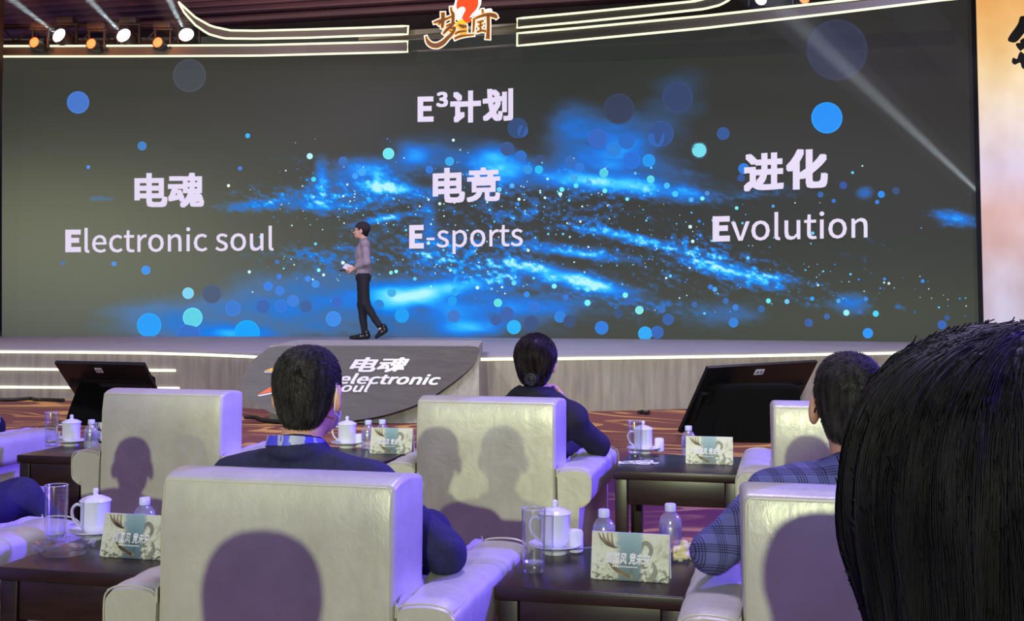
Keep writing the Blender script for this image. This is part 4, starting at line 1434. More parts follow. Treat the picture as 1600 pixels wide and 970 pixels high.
CHAIRS = {
    'A0': (-3.04, 5.75, 'cream armchair at the far end of the front row, only its armrest in view'),
    'A1': (-1.59, 5.39, 'empty cream armchair with one round head shadow on its back, beside the small tea table'),
    'A2': (-0.116, 4.99, 'cream armchair of the woman with the hair bun'),
    'A3': (1.34, 4.73, 'empty cream armchair half hidden behind the checked jacket'),
    'B0': (-2.0, 3.2, 'cream armchair cut by the picture edge, its long armrest beside the glass dish'),
    'B1': (-0.568, 2.85, 'cream armchair of the man in navy, large back with big rounded shadow'),
    'B3': (0.80, 2.58, 'cream armchair of the man in the checked jacket'),
    'C0': (-0.90, 0.62, 'cream armchair in the rear row, out of view behind the navy man'),
    'C1': (0.31, 0.48, 'cream armchair in the rear row under the person with long black hair'),
}
chairs = {}
first = None
for k, (u, v, lab) in CHAIRS.items():
    if first is None:
        first = c = make_chair(lab)
    else:
        c = copy_tree(first)
        c['label'] = lab
    c.location = UV(u, v, 0)
    chairs[k] = c

# ------------------------------------------------------------------ tea tables
N = Nodes('dark_tea_table_wood')
f1 = N.noise(N.coord((2, 14, 14)), 3, 5, 0.6, 0.4)
N.l(N.ramp(f1, [(0.3, lin(30, 18, 16)), (0.7, lin(52, 32, 27))]), N.b.inputs['Base Color'])
N.set(Roughness=0.32)
M_wood = N.m
TOP = 0.50


def make_table(w, dpt, label):
    t = thing('tea_table', label, 'table', (0, 0, 0), 0, 'dark tea tables between the armchairs')
    bm = bmesh.new()
    rbox(bm, (0, dpt / 2, TOP - 0.0175), (w, dpt, 0.035), 0.004)
    finish(bm, 'table_top', M_wood, t)
    lw = 0.052
    for sx in (-1, 1):
        for y in (0.012 + lw / 2, dpt - 0.012 - lw / 2):
            bm = bmesh.new()
            rbox(bm, (sx * (w / 2 - 0.008 - lw / 2), y, (TOP - 0.037) / 2), (lw, lw, TOP - 0.037), 0.003)
            finish(bm, 'leg', M_wood, t)
    for y in (0.03, dpt - 0.03):
        bm = bmesh.new()
        rbox(bm, (0, y, TOP - 0.09), (w - 2 * lw - 0.02, 0.022, 0.105), 0.002)
        finish(bm, 'apron', M_wood, t)
    for sx in (-1, 1):
        bm = bmesh.new()
        rbox(bm, (sx * (w / 2 - 0.03), dpt / 2, TOP - 0.09), (0.022, dpt - 2 * lw - 0.03, 0.105), 0.002)
        finish(bm, 'apron', M_wood, t)
    return t


TABLES = {
    'AL': (-2.15, 5.54, 0.33, 'small dark tea table in the front row beside the empty armchair'),
    'AM': (-0.85, 5.26, 0.49, 'dark tea table in the front row half hidden by the navy man'),
    'AR': (0.685, 5.02, 0.53, 'dark tea table in the front row with a tangle of white earphones'),
    'BL': (-1.195, 3.24, 0.45, 'dark tea table carrying the glass ashtray under a tumbler'),
    'BM': (0.19, 3.02, 0.485, 'dark tea table in the second row with pale yellow crumpled paper'),
}
tables = {}
for k, (u, v, w, lab) in TABLES.items():
    t = make_table(w, 0.56, lab)
    t.location = UV(u, v, 0)
    tables[k] = t

# ------------------------------------------------------------------ things on the tables
def thin_clear(name, tint, base=0.05, edge=0.75, rough=0.03, milk=0.0):
    """clear walls: mostly see-through, mirror-like towards grazing angles"""
    N = Nodes(name)
    N.t.nodes.remove(N.b)
    tr = N.n('ShaderNodeBsdfTransparent')
    tr.inputs[0].default_value = (*tint, 1)
    gl = N.n('ShaderNodeBsdfGlossy')
    gl.inputs['Roughness'].default_value = rough
    lw = N.n('ShaderNodeLayerWeight')
    lw.inputs['Blend'].default_value = 0.35
    r = N.ramp(lw.outputs['Facing'], [(0.0, (base,) * 3), (0.40, (base * 2.0,) * 3), (0.65, (edge * 0.5,) * 3), (0.9, (edge,) * 3)])
    mx = N.n('ShaderNodeMixShader')
    N.l(r, mx.inputs[0]); N.l(tr.outputs[0], mx.inputs[1]); N.l(gl.outputs[0], mx.inputs[2])
    out = mx
    if milk:
        df = N.n('ShaderNodeBsdfDiffuse')
        df.inputs[0].default_value = (0.95, 0.95, 1, 1)
        out = N.n('ShaderNodeMixShader')
        out.inputs[0].default_value = milk
        N.l(mx.outputs[0], out.inputs[1]); N.l(df.outputs[0], out.inputs[2])
    N.l(out.outputs[0], N.t.nodes['Material Output'].inputs[0])
    return N.m


M_glass = thin_clear('clear_glass', (0.97, 0.975, 0.98), 0.06, 0.9, 0.2)
M_edge = thin_clear('glass_edge', (0.9, 0.9, 0.95), 0.45, 0.9, 0.3, 0.25)
M_pet = thin_clear('clear_bottle_plastic', (0.98, 0.985, 0.99), 0.12, 0.9, 0.22, 0.10)
M_water = thin_clear('water', (0.97, 0.975, 0.985), 0.05, 0.5, 0.1, 0.05)
M_porc = simple('white_porcelain', lin(236, 236, 238), 0.18)
M_cap = simple('bottle_cap', lin(225, 225, 245), 0.4)
M_label = thin_clear('bottle_label', (0.75, 0.76, 0.82), 0.25, 0.6, 0.35)
M_towel = simple('white_towel', lin(232, 230, 238), 0.9, bump=0.5, bscale=300)


def make_tumbler(label, h=0.165, r=0.033):
    t = thing('glass_tumbler', label, 'glass', (0, 0, 0), 0, 'glass tumblers on the tea tables')
    bm = bmesh.new()
    lathe(bm, [(0, 0.0), (r * 0.86, 0.0), (r * 0.9, 0.004), (r, h), (r * 0.985, h + 0.0015), (r * 0.945, h), (r * 0.84, 0.026), (r * 0.7, 0.019), (0, 0.018)], 40)
    finish(bm, 'tumbler_body', M_glass, t)
    bm = bmesh.new()
    tube(bm, [((r * 0.972) * math.cos(a), (r * 0.972) * math.sin(a), h + 0.0005) for a in np.linspace(0, 2 * math.pi, 41)[:-1]], 0.0014, 8, True)
    finish(bm, 'rim', M_edge, t)
    bm = bmesh.new()
    lathe(bm, [(0, 0.0172), (r * 0.70, 0.0182), (r * 0.83, 0.0255), (r * 0.80, 0.0255), (r * 0.68, 0.0192), (0, 0.0185)], 32)
    finish(bm, 'heavy_base', M_edge, t)
    return t


def make_cup(label):
    t = thing('lidded_cup', label, 'cup', (0, 0, 0), 0, 'white lidded cups on the tea tables')
    bm = bmesh.new()
    lathe(bm, [(0, 0.0), (0.026, 0.0), (0.030, 0.004), (0.040, 0.016), (0.043, 0.03), (0.0435, 0.094), (0.0445, 0.097), (0.042, 0.097), (0.041, 0.03), (0.0, 0.012)], 40)
    finish(bm, 'cup_body', M_porc, t)
    bm = bmesh.new()
    lathe(bm, [(0, 0.0965), (0.040, 0.0965), (0.0475, 0.0975), (0.0475, 0.100), (0.040, 0.106), (0.024, 0.113), (0.009, 0.1165), (0.0065, 0.120), (0.009, 0.126), (0.0085, 0.133), (0.005, 0.1365), (0, 0.137)], 40)
    lid = finish(bm, 'lid', M_porc, t)
    bm = bmesh.new()
    tube(bm, smoothline([(-0.042, 0, 0.084), (-0.058, 0, 0.087), (-0.070, 0, 0.074), (-0.070, 0, 0.054), (-0.060, 0, 0.034), (-0.041, 0, 0.020)], 6), 0.0045, 10, False, 1.5)
    finish(bm, 'handle', M_porc, t)
    return t


def make_saucer(label):
    t = thing('saucer', label, 'saucer', (0, 0, 0), 0, 'white saucers under the cups')
    bm = bmesh.new()
    lathe(bm, [(0, 0.0), (0.036, 0.0), (0.038, 0.010), (0.060, 0.018), (0.077, 0.026), (0.0775, 0.028), (0.076, 0.0285), (0.058, 0.021), (0.036, 0.0145), (0, 0.014)], 44)
    finish(bm, 'dish', M_porc, t)
    return t


def make_bottle(label):
    t = thing('water_bottle', label, 'bottle', (0, 0, 0), 0, 'small water bottles on the tea tables')
    bm = bmesh.new()
    lathe(bm, [(0, 0.002), (0.026, 0.0), (0.0315, 0.005), (0.032, 0.03), (0.0312, 0.034), (0.032, 0.038), (0.032, 0.082), (0.0295, 0.096), (0.022, 0.108), (0.0135, 0.115), (0.0130, 0.122), (0, 0.122)], 36)
    finish(bm, 'bottle_body', M_pet, t)
    bm = bmesh.new()
    lathe(bm, [(0, 0.003), (0.025, 0.003), (0.0302, 0.008), (0.0302, 0.080), (0.0285, 0.091), (0, 0.091)], 32)
    finish(bm, 'water', M_water, t)
    bm = bmesh.new()
    lathe(bm, [(0.0325, 0.040), (0.0328, 0.041), (0.0328, 0.074), (0.0325, 0.075)], 36)
    finish(bm, 'wrapper', M_label, t)
    bm = bmesh.new()
    lathe(bm, [(0.0, 0.117), (0.0158, 0.117), (0.0162, 0.118), (0.0162, 0.135), (0.0145, 0.138), (0, 0.138)], 28)
    for v in bm.verts:
        pass
    finish(bm, 'cap', M_cap, t)
    return t


# tent card: misty landscape print with a slogan
N = Nodes('card_print')
vec = N.coord((1, 1, 1))
gx = N.n('ShaderNodeSeparateXYZ')
N.l(vec, gx.inputs[0])
fog = N.noise(vec, 22, 5, 0.6, 1.2)
ink = N.noise(N.coord((1, 1, 1)), 34, 6, 0.65, 2.0)
base = N.ramp(fog, [(0.25, lin(150, 150, 130)), (0.45, lin(214, 212, 184)), (0.6, lin(228, 226, 204)), (0.8, lin(196, 200, 184))])
cenm = N.ramp(N.math('ABSOLUTE', N.math('ADD', gx.outputs[0], N.math('MULTIPLY', N.math('SUBTRACT', fog, 0.5), 0.05))), [(0.0, (1, 1, 1)), (0.030, (0.9,) * 3), (0.038, (0, 0, 0))])
blue = N.ramp(gx.outputs[2], [(0.0, lin(62, 96, 112)), (0.05, lin(88, 124, 136)), (0.12, lin(150, 182, 188))])
m1 = N.n('ShaderNodeMix', data_type='RGBA')
N.l(cenm, m1.inputs[0]); N.l(base, m1.inputs[6]); N.l(blue, m1.inputs[7])
inkm = N.ramp(N.math('MULTIPLY', ink, N.ramp(gx.outputs[2], [(0.0, (1, 1, 1)), (0.06, (0.75,) * 3), (0.12, (0.5,) * 3)])), [(0.46, (0, 0, 0)), (0.56, (1, 1, 1))])
m2 = N.n('ShaderNodeMix', data_type='RGBA')
N.l(inkm, m2.inputs[0]); N.l(m1.outputs[2], m2.inputs[6])
m2.inputs[7].default_value = (*lin(96, 96, 86), 1)
N.l(m2.outputs[2], N.b.inputs['Base Color'])
N.set(Roughness=0.45)
M_card = N.m
M_cardw = simple('card_white', lin(230, 230, 222), 0.5)
M_brown = simple('dragon_brown', lin(150, 128, 100), 0.5, noise=(60, 0.3))
M_gbrown = simple('dragon_grey', lin(140, 138, 124), 0.5, noise=(60, 0.3))
CARD_W, CARD_H, CARD_D = 0.205, 0.118, 0.05


def make_card(label):
    t = thing('tent_card', label, 'card', (0, 0, 0), 0, 'printed tent cards on the tea tables')
    tilt = math.atan2(CARD_D / 2, CARD_H)
    for s, nm in ((1, 'front_panel'), (-1, 'rear_panel')):
        bm = bmesh.new()
        n = 1
        p = lambda x, f, o: (x, s * (-CARD_D / 2 * (1 - f)) - s * o, CARD_H * f)
        prism(bm, [p(-CARD_W / 2, 0, 0), p(CARD_W / 2, 0, 0), p(CARD_W / 2, 1, 0), p(-CARD_W / 2, 1, 0)], [p(-CARD_W / 2, 0, 0.0025), p(CARD_W / 2, 0, 0.0025), p(CARD_W / 2, 1, 0.0025), p(-CARD_W / 2, 1, 0.0025)])
        o = finish(bm, nm, M_card if s == 1 else M_cardw, t, smooth=False)
        if s == 1:
            mp = lambda x, y, l: Vector((x, -CARD_D / 2 * (1 - y / CARD_H) - 0.0028 - l, y))
            fl = lambda x, y, l: mp(x, CARD_H - y, l)          # y measured downwards
            for text, x0, x1 in (('御国风', -0.064, -0.008), ('竞未来', -0.003, 0.053)):
                lettering(text, (x0, x1, 0.048, 0.077), 0.02, 0.15, 6, fl, 'lettering', M_print, o, 0.0008)
            bm = bmesh.new()
            for i in range(11):
                x = -0.044 + i * 0.0062
                rbox(bm, tuple(mp(x, CARD_H - 0.084, 0.0006)), (0.0045, 0.0006, 0.0034), 0)
            finish(bm, 'small_print', M_print, o, smooth=False)
            def ribbon(pts, wid, mt):
                bm = bmesh.new()
                P = smoothline([(x, y, w) for (x, y), w in zip(pts, wid)], 5)
                Lf, Rt = [], []
                for i, q in enumerate(P):
                    d = P[min(i + 1, len(P) - 1)][:2] - P[max(i - 1, 0)][:2]
                    d = d / (np.linalg.norm(d) + 1e-9)
                    Lf.append(q[:2] + np.array([-d[1], d[0]]) * q[2])
                    Rt.append(q[:2] - np.array([-d[1], d[0]]) * q[2])
                vs = [(bm.verts.new(mp(*a, 0.0003)), bm.verts.new(mp(*b, 0.0003))) for a, b in zip(Lf, Rt)]
                for a, b in zip(vs, vs[1:]):
                    bm.faces.new((a[0], a[1], b[1], b[0]))
                finish(bm, 'ink_swirl', mt, o, smooth=False)
            for k in range(4):
                ribbon([(-0.086 + 0.012 * k, 0.116), (-0.078 + 0.010 * k, 0.102 - 0.003 * k), (-0.062 + 0.006 * k, 0.088 - 0.002 * k), (-0.044 + 0.004 * k, 0.080)], [0.001, 0.0032, 0.004, 0.001], M_brown)
                ribbon([(-0.060 + 0.004 * k, 0.048 - 0.006 * k), (-0.046 + 0.006 * k, 0.034 - 0.005 * k), (-0.022 + 0.008 * k, 0.020 - 0.003 * k), (-0.010 + 0.006 * k, 0.006)], [0.001, 0.0034, 0.004, 0.001], M_brown)
            ribbon([(0.030, 0.080), (0.034, 0.092), (0.044, 0.094), (0.054, 0.084), (0.054, 0.070), (0.044, 0.056), (0.034, 0.044), (0.036, 0.034), (0.048, 0.036)], [0.001, 0.005, 0.006, 0.006, 0.005, 0.005, 0.005, 0.004, 0.001], M_gbrown)
            ribbon([(0.058, 0.050), (0.066, 0.034), (0.064, 0.016), (0.052, 0.006), (0.040, 0.010)], [0.001, 0.005, 0.007, 0.006, 0.001], M_gbrown)
    return t


def put(proto, loc, rz, label):
    """the first of a kind is the proto itself, later ones are copies"""
    if proto.get('_used'):
        o = copy_tree(proto)
    else:
        o = proto
        proto['_used'] = 1
    o.location = loc
    o.rotation_euler = (0, 0, rz)
    o['label'] = label
    return o


tum, cup, sau, bot_, crd = make_tumbler('x'), make_cup('x'), make_saucer('x'), make_bottle('x'), make_card('x')
T0 = TOP + 0.0005
WHERE = {'AL': 'on the small front-row table by the empty armchair', 'AM': 'on the front-row table behind the navy man', 'AR': 'on the front-row table with white earphones', 'BL': 'on the table with the glass ashtray', 'BM': 'on the second-row table by the crumpled paper'}
ASH = 0.022
put(tum, at_z(834, 892, T0), 0, 'tall empty glass tumbler ' + WHERE['BM'])
pash = at_z(97, 862, T0)
put(tum, at_z(86, 858, T0) + Vector((0, 0, 0.020)), 0, 'tall empty glass tumbler standing in the glass ashtray')
put(tum, at_z(80, 697, T0), 0, 'tall empty glass tumbler ' + WHERE['AL'])
put(tum, at_z(992, 715, T0), 0, 'tall empty glass tumbler ' + WHERE['AR'])
for k, px, py, hz in (('BM', 867, 864, YAW), ('BL', 148, 841, YAW), ('AL', 111, 696, YAW), ('AR', 1005, 708, YAW), ('AM', 542, 699, YAW)):
    q = at_z(px, py, T0)
    put(sau, q, 0, 'white saucer under the cup ' + WHERE[k])
    put(cup, q + Vector((0, 0, 0.0155)), hz, 'white lidded porcelain cup ' + WHERE[k])
for k, px, py, extra in (('BM', 944, 873, 'clear water bottle near the cup '), ('BM', 1048, 862, 'clear water bottle beside the checked sleeve '), ('BL', 225, 850, 'clear water bottle '), ('AL', 142, 700, 'clear water bottle '), ('AM', 575, 701, 'clear water bottle nearer the cup '), ('AM', 597, 700, 'clear water bottle farther from the cup '), ('AR', 1076, 712, 'clear water bottle ')):
    put(bot_, at_z(px, py, T0), random.Random(px).uniform(0, 6), extra + WHERE[k])
for k, px, py, rz in (('BM', 984, 907, -0.02), ('BL', 206, 872, -0.03), ('AL', 166, 699, 0.1), ('AM', 610, 709, 0.02), ('AR', 1108, 725, 0.0)):
    put(crd, at_z(px, py, T0) + Vector((0, CARD_D / 2, 0)), rz, 'printed tent card with misty landscape ' + WHERE[k])
for p in (tum, cup, sau, bot_, crd):
    pass

# rolled hand towels beside the cups
for k, px, py, lab in (('BM', 899, 862, 'rolled white towel beside the cup ' + WHERE['BM']), ('BL', 196, 842, 'rolled white towel beside the cup ' + WHERE['BL']), ('AR', 1030, 705, 'rolled white towel beside the cup ' + WHERE['AR']), ('AM', 562, 698, 'rolled white towel beside the cup ' + WHERE['AM'])):
    q = at_z(px, py, T0 + 0.002)
    t = thing('hand_towel', lab, 'towel', q, YAW + 0.25, 'rolled towels on the tea tables')
    bm = bmesh.new()
    n = 64
    spiral = []
    for i in range(n):
        a = 2 * math.pi * i / n * 3.0
        r = 0.008 + 0.013 * i / n
        spiral.append((r * math.cos(a), r * math.sin(a)))
    outer = [(0.0225 * math.cos(2 * math.pi * i / 28), 0.0225 * math.sin(2 * math.pi * i / 28) * 0.96) for i in range(28)]
    lathe(bm, [(0, 0.0), (0.019, 0.0), (0.0225, 0.004), (0.0228, 0.030), (0.0225, 0.056), (0.019, 0.062), (0.012, 0.060), (0.006, 0.062), (0, 0.060)], 28)
    tube(bm, [(0.0225 * math.cos(1.0), 0.0225 * math.sin(1.0), z) for z in (0.003, 0.02, 0.04, 0.059)], 0.0022, 6)
    finish(bm, 'roll', M_towel, t)
    bm = bmesh.new()
    tube(bm, [(r * 1.0, s, 0.0615) for r, s in spiral[::2]], 0.0014, 5)
    finish(bm, 'fold', M_towel, t)

# teaspoon resting on the saucer
q = at_z(912, 858, T0 + 0.024)
sp = thing('teaspoon', 'small steel teaspoon on the saucer by the crumpled paper table', 'spoon', q, YAW - 0.2)
M_steel = simple('steel', lin(190, 190, 200), 0.2, 0.9)
bm = bmesh.new()
tube(bm, [(-0.03, 0, 0.0), (0.0, 0, 0.003), (0.03, 0, 0.008), (0.05, 0, 0.014)], 0.0022, 6, False, 1.6)
finish(bm, 'handle', M_steel, sp)
bm = bmesh.new()
lathe(bm, [(0, 0), (0.012, 0.002), (0.014, 0.004), (0.012, 0.0035), (0, 0.0015)], 16, (-0.04, 0, -0.002), 1.3, 0.9)
finish(bm, 'bowl', M_steel, sp)

# faceted glass ashtray under the tumbler
ash = thing('glass_ashtray', 'clear faceted glass ashtray holding a tumbler', 'ashtray', at_z(100, 864, T0))
bm = bmesh.new()
lathe(bm, [(0, 0.0), (0.066, 0.0), (0.088, 0.026), (0.086, 0.033), (0.072, 0.030), (0.060, 0.017), (0, 0.015)], 10)
for i in range(10):
    a = 2 * math.pi * i / 10
    rbox(bm, (0.080 * math.cos(a), 0.080 * math.sin(a), 0.024), (0.012, 0.020, 0.020), 0.003, 1, Matrix.Rotation(a, 3, 'Z'))
finish(bm, 'dish', M_glass, ash, angle=10)
ash2 = thing('glass_ashtray', 'low clear glass dish beside the white earphones', 'ashtray', at_z(1014, 722, T0))
bm = bmesh.new()
lathe(bm, [(0, 0.0), (0.035, 0.0), (0.045, 0.014), (0.044, 0.018), (0.036, 0.016), (0.030, 0.007), (0, 0.006)], 10)
finish(bm, 'dish', M_glass, ash2, angle=10)

# crumpled pale yellow paper
q = at_z(1064, 875, T0)
cp = thing('crumpled_paper', 'pale yellow crumpled bundle beside the tent card and the checked sleeve', 'paper', q, 0.3)
F_ = Field((-0.06, -0.06, -0.01), (0.06, 0.06, 0.07), 0.0022)
rg = np.random.RandomState(5)
for _ in range(26):
    c = rg.normal(size=3) * np.array([0.020, 0.018, 0.010]) + np.array([0, 0, 0.024])
    F_.ell(np.maximum(c, (-1, -1, 0.010)), tuple(rg.uniform(0.006, 0.014, 3)), 0.002, 'u', Matrix.Rotation(rg.uniform(0, 3), 4, Vector(rg.normal(size=3)).normalized()))
F_.cut((0, 0, 0.0), (0, 0, -1))
F_.obj('crumple', simple('yellow_tissue', lin(226, 214, 150), 0.7, noise=(50, 0.25)), cp)

# tangled white earphones
M_white = simple('white_rubber', lin(235, 232, 245), 0.4)
q = at_z(1000, 724, T0 + 0.003)
ep = thing('earphones', 'tangled white wired earphones on the front-row tea table', 'earphones', q, YAW)
rg = np.random.RandomState(2)
pts = []
for i in range(26):
    a = i * 0.75
    r = 0.030 + 0.018 * math.sin(i * 1.3)
    pts.append((r * 1.5 * math.cos(a) + 0.012 * rg.randn(), r * 0.9 * math.sin(a) + 0.006 * rg.randn(), 0.001 + 0.006 * abs(math.sin(i * 0.9))))
pts = [(-0.085, -0.012, 0.001), (-0.06, 0.0, 0.001)] + pts + [(0.06, -0.02, 0.002), (0.055, 0.012, 0.004)]
bm = bmesh.new()
tube(bm, smoothline(pts, 5), 0.0017, 6)
finish(bm, 'cable', M_white, ep)
for x, y in ((-0.09, -0.012), (0.055, 0.016), (0.035, -0.03)):
    bm = bmesh.new()
    lathe(bm, [(0, -0.003), (0.006, -0.002), (0.0085, 0.004), (0.006, 0.009), (0, 0.010)], 14, (x, y, 0.002))
    finish(bm, 'earbud', M_white, ep)
for p in list(bpy.data.objects):
    if '_used' in p.keys():
        del p['_used']

# ------------------------------------------------------------------ people
def skin_mat(name, c):
    N = Nodes(name)
    N.l(N.ramp(N.noise(N.coord(), 40, 4), [(0.3, tuple(x * 0.88 for x in c)), (0.7, c)]), N.b.inputs['Base Color'])
    N.set(Roughness=0.5)
    N.b.inputs['Subsurface Weight'].default_value = 0.08
    N.b.inputs['Subsurface Radius'].default_value = (0.012, 0.005, 0.003)
    return N.m


M_skin = skin_mat('skin', lin(206, 150, 122))
M_skin_p = skin_mat('skin_pale', lin(222, 172, 146))


def hair_mat(name, c, rough=0.36):
    N = Nodes(name)
    N.l(N.ramp(N.noise(N.coord((1, 1, 0.12)), 70, 3), [(0.35, tuple(x * 0.4 for x in c)), (0.65, tuple(x * 2.2 for x in c))]), N.b.inputs['Base Color'])
    N.set(Roughness=rough)
    N.b.inputs['Specular IOR Level'].default_value = 0.22
    return N.m


M_hair = hair_mat('black_hair', (0.008, 0.007, 0.007), 0.5)
M_crop = hair_mat('cropped_black_hair', (0.030, 0.026, 0.022), 0.55)
M_hair_b = hair_mat('dark_brown_hair', (0.014, 0.008, 0.008))
M_navy = simple('navy_suit', lin(34, 34, 66), 0.85, noise=(90, 0.25), bump=0.3, bscale=500)
M_blackj = simple('black_jacket', lin(22, 20, 32), 0.85, noise=(90, 0.25), bump=0.2, bscale=500)
M_dark = simple('dark_trousers', lin(24, 24, 34), 0.85, noise=(60, 0.2))
M_shoe = simple('black_shoe_leather', (0.012, 0.011, 0.011), 0.22)
M_lilac = simple('pale_shirt', lin(206, 200, 226), 0.8, noise=(40, 0.08))

# glen check
N = Nodes('checked_tweed')
c_ = N.coord((1, 1, 1))
g_ = N.n('ShaderNodeSeparateXYZ')
N.l(c_, g_.inputs[0])
def band(v, per, duty):
    return N.math('LESS_THAN', N.math('FRACT', N.math('MULTIPLY', v, 1.0 / per)), duty)
ux = N.math('ADD', g_.outputs[0], N.math('MULTIPLY', g_.outputs[1], 0.55))
uz = N.math('ADD', g_.outputs[2], N.math('MULTIPLY', g_.outputs[1], 0.35))
big_x, big_z = band(ux, 0.050, 0.48), band(uz, 0.050, 0.48)
fx, fz = band(ux, 0.0060, 0.5), band(uz, 0.0060, 0.5)
a1 = N.math('MULTIPLY', N.math('MULTIPLY', fx, big_x), 0.55)
a2 = N.math('MULTIPLY', N.math('MULTIPLY', fz, big_z), 0.55)
tot = N.math('ADD', N.math('ADD', a1, a2), N.math('MULTIPLY', N.noise(c_, 420, 2), 0.35))
N.l(N.ramp(tot, [(0.12, lin(104, 106, 164)), (0.45, lin(82, 82, 134)), (1.0, lin(32, 31, 58))]), N.b.inputs['Base Color'])
N.set(Roughness=0.9)
M_check = N.m


def head_shape(F, M, s=1.0, female=False):
    F.M = M @ Matrix.Scale(s, 4) if s != 1 else M
    F.M = M
    e = lambda c, r, k=0.012, op='u', rot=None: F.ell(tuple(x * s for x in c), tuple(x * s for x in r), k * s, op, rot)
    q = lambda a, b, r1, r2, k=0.008, op='u': F.cone(tuple(x * s for x in a), tuple(x * s for x in b), r1 * s, r2 * s, k * s, op)
    e((0, -0.012, 0.032), (0.076, 0.094, 0.088), 0)
    e((0, 0.030, -0.030), (0.064, 0.068, 0.072), 0.03)
    e((0, 0.048, -0.078), (0.038 if female else 0.044, 0.040, 0.034), 0.03)
    e((0, 0.078, 0.026), (0.050, 0.020, 0.014), 0.018)                     # brow
    for sx in (-1, 1):
        e((sx * 0.040, 0.070, -0.022), (0.022, 0.020, 0.018), 0.018)       # cheek
        e((sx * 0.030, 0.098, 0.006), (0.017, 0.016, 0.011), 0.012, 's')   # socket
        e((sx * 0.030, 0.080, 0.005), (0.0135, 0.0135, 0.0120), 0.003)     # eye
    q((0, 0.092, 0.008), (0, 0.112, -0.030), 0.009, 0.012)
    e((0, 0.104, -0.033), (0.017, 0.012, 0.009), 0.008)
    e((0, 0.090, -0.056), (0.024, 0.013, 0.006), 0.006)
    e((0, 0.088, -0.066), (0.020, 0.013, 0.007), 0.006)
    F.box((0, 0.104 * s, -0.0612 * s), (0.020 * s, 0.008 * s, 0.0012 * s), 0.001, 0.003, 's')
    for sx in (-1, 1):
        R = Matrix.Rotation(sx * 0.42, 4, 'Z') @ Matrix.Rotation(-0.18, 4, 'X')
        e((sx * 0.084, -0.006, -0.006), (0.013, 0.024, 0.038), 0.006, 'u', R)
        e((sx * 0.094, 0.000, -0.004), (0.007, 0.013, 0.022), 0.004, 's', R)
    F.M = Matrix.Identity(4)


def hand_shape(F, wrist, d, n, side, curl=0.5, s=1.0):
    """palm, four fingers and thumb; d points along the hand, n out of the back of the hand"""
    w, d, n = Vector(wrist), Vector(d).normalized(), Vector(n).normalized()
    n = (n - d * n.dot(d)).normalized()
    x = d.cross(n) * side                     # towards the thumb
    P = lambda a, b, c: w + d * (a * s) + x * (b * s) + n * (c * s)
    F.cone(P(0, 0, 0), P(0.03, 0, 0), 0.024 * s, 0.024 * s, 0.01)
    for b in (-0.024, -0.008, 0.008, 0.024):
        F.cone(P(0.02, b * 0.8, 0), P(0.085, b, 0), 0.013 * s, 0.0115 * s, 0.012)
    for b, L in ((-0.027, 0.062), (-0.009, 0.078), (0.009, 0.082), (0.027, 0.072)):
        c0 = P(0.085, b, 0)
        a1, a2, a3 = curl * 0.7, curl * 1.7, curl * 2.3
        p1 = c0 + (d * math.cos(a1) - n * math.sin(a1)) * (L * 0.45 * s)
        p2 = p1 + (d * math.cos(a2) - n * math.sin(a2)) * (L * 0.32 * s)
        p3 = p2 + (d * math.cos(a3) - n * math.sin(a3)) * (L * 0.24 * s)
        F.path([c0, p1, p2, p3], [0.0098 * s, 0.0092 * s, 0.0085 * s, 0.0078 * s], 0.003)
    t0, t1 = P(0.025, 0.026, -0.006), P(0.055, 0.046, -0.014)
    t2 = P(0.082, 0.050, -0.022)
    F.path([t0, t1, t2], [0.014 * s, 0.011 * s, 0.009 * s], 0.006)


def frame(c, yaw=0.0, pitch=0.0, roll=0.0):
    return Matrix.Translation(Vector(c)) @ Matrix.Rotation(yaw, 4, 'Z') @ Matrix.Rotation(pitch, 4, 'X') @ Matrix.Rotation(roll, 4, 'Y')


DEF = dict(hip=(0, .38, .50), belly=(0, .33, .60), chest=(0, .30, .70), neckb=(0, .30, .825), head=(0, .33, .985),
           shL=(-.185, .30, .765), shR=(.185, .30, .765), elL=(-.355, .33, .585), elR=(.355, .33, .585), wrL=(-.345, .58, .575), wrR=(.345, .58, .575),
           hipL=(-.09, .42, .50), hipR=(.09, .42, .50), knL=(-.12, .86, .52), knR=(.12, .86, .52), anL=(-.12, .92, .09), anR=(.12, .92, .09),
           yaw=0.0, pitch=0.0, roll=0.0)


def torso(F, J, g):
    """trunk volume grown by g"""
    V_ = lambda k: np.array(J[k], float)
    F.ell(V_('hip'), (.165 + g, .135 + g, .11 + g), 0)
    F.ell(V_('belly'), (.150 + g, .115 + g, .14 + g), 0.05)
    F.ell(V_('chest'), (.165 + g, .108 + g, .15 + g), 0.05)
    F.cone(V_('shL'), V_('shR'), .058 + g, .058 + g, 0.05)
    for k in ('shL', 'shR'):
        F.cone(V_('neckb') + np.array([0, 0, -0.01]), V_(k) + np.array([0, 0, -0.005]), .050 + g, .056 + g, 0.04)


def arms(F, J, g, w=True):
    for s in 'LR':
        F.path([J['sh' + s], J['el' + s], J['wr' + s]], [.056 + g, .044 + g, .030 + g * 1.3], 0.025)


def legs(F, J, g):
    for s in 'LR':
        F.path([J['hip' + s], J['kn' + s], J['an' + s]], [.082 + g, .058 + g, .040 + g * 1.3], 0.03)


def fill_path(n, m, f0, f1):
    return np.linspace(f0, f1, m)


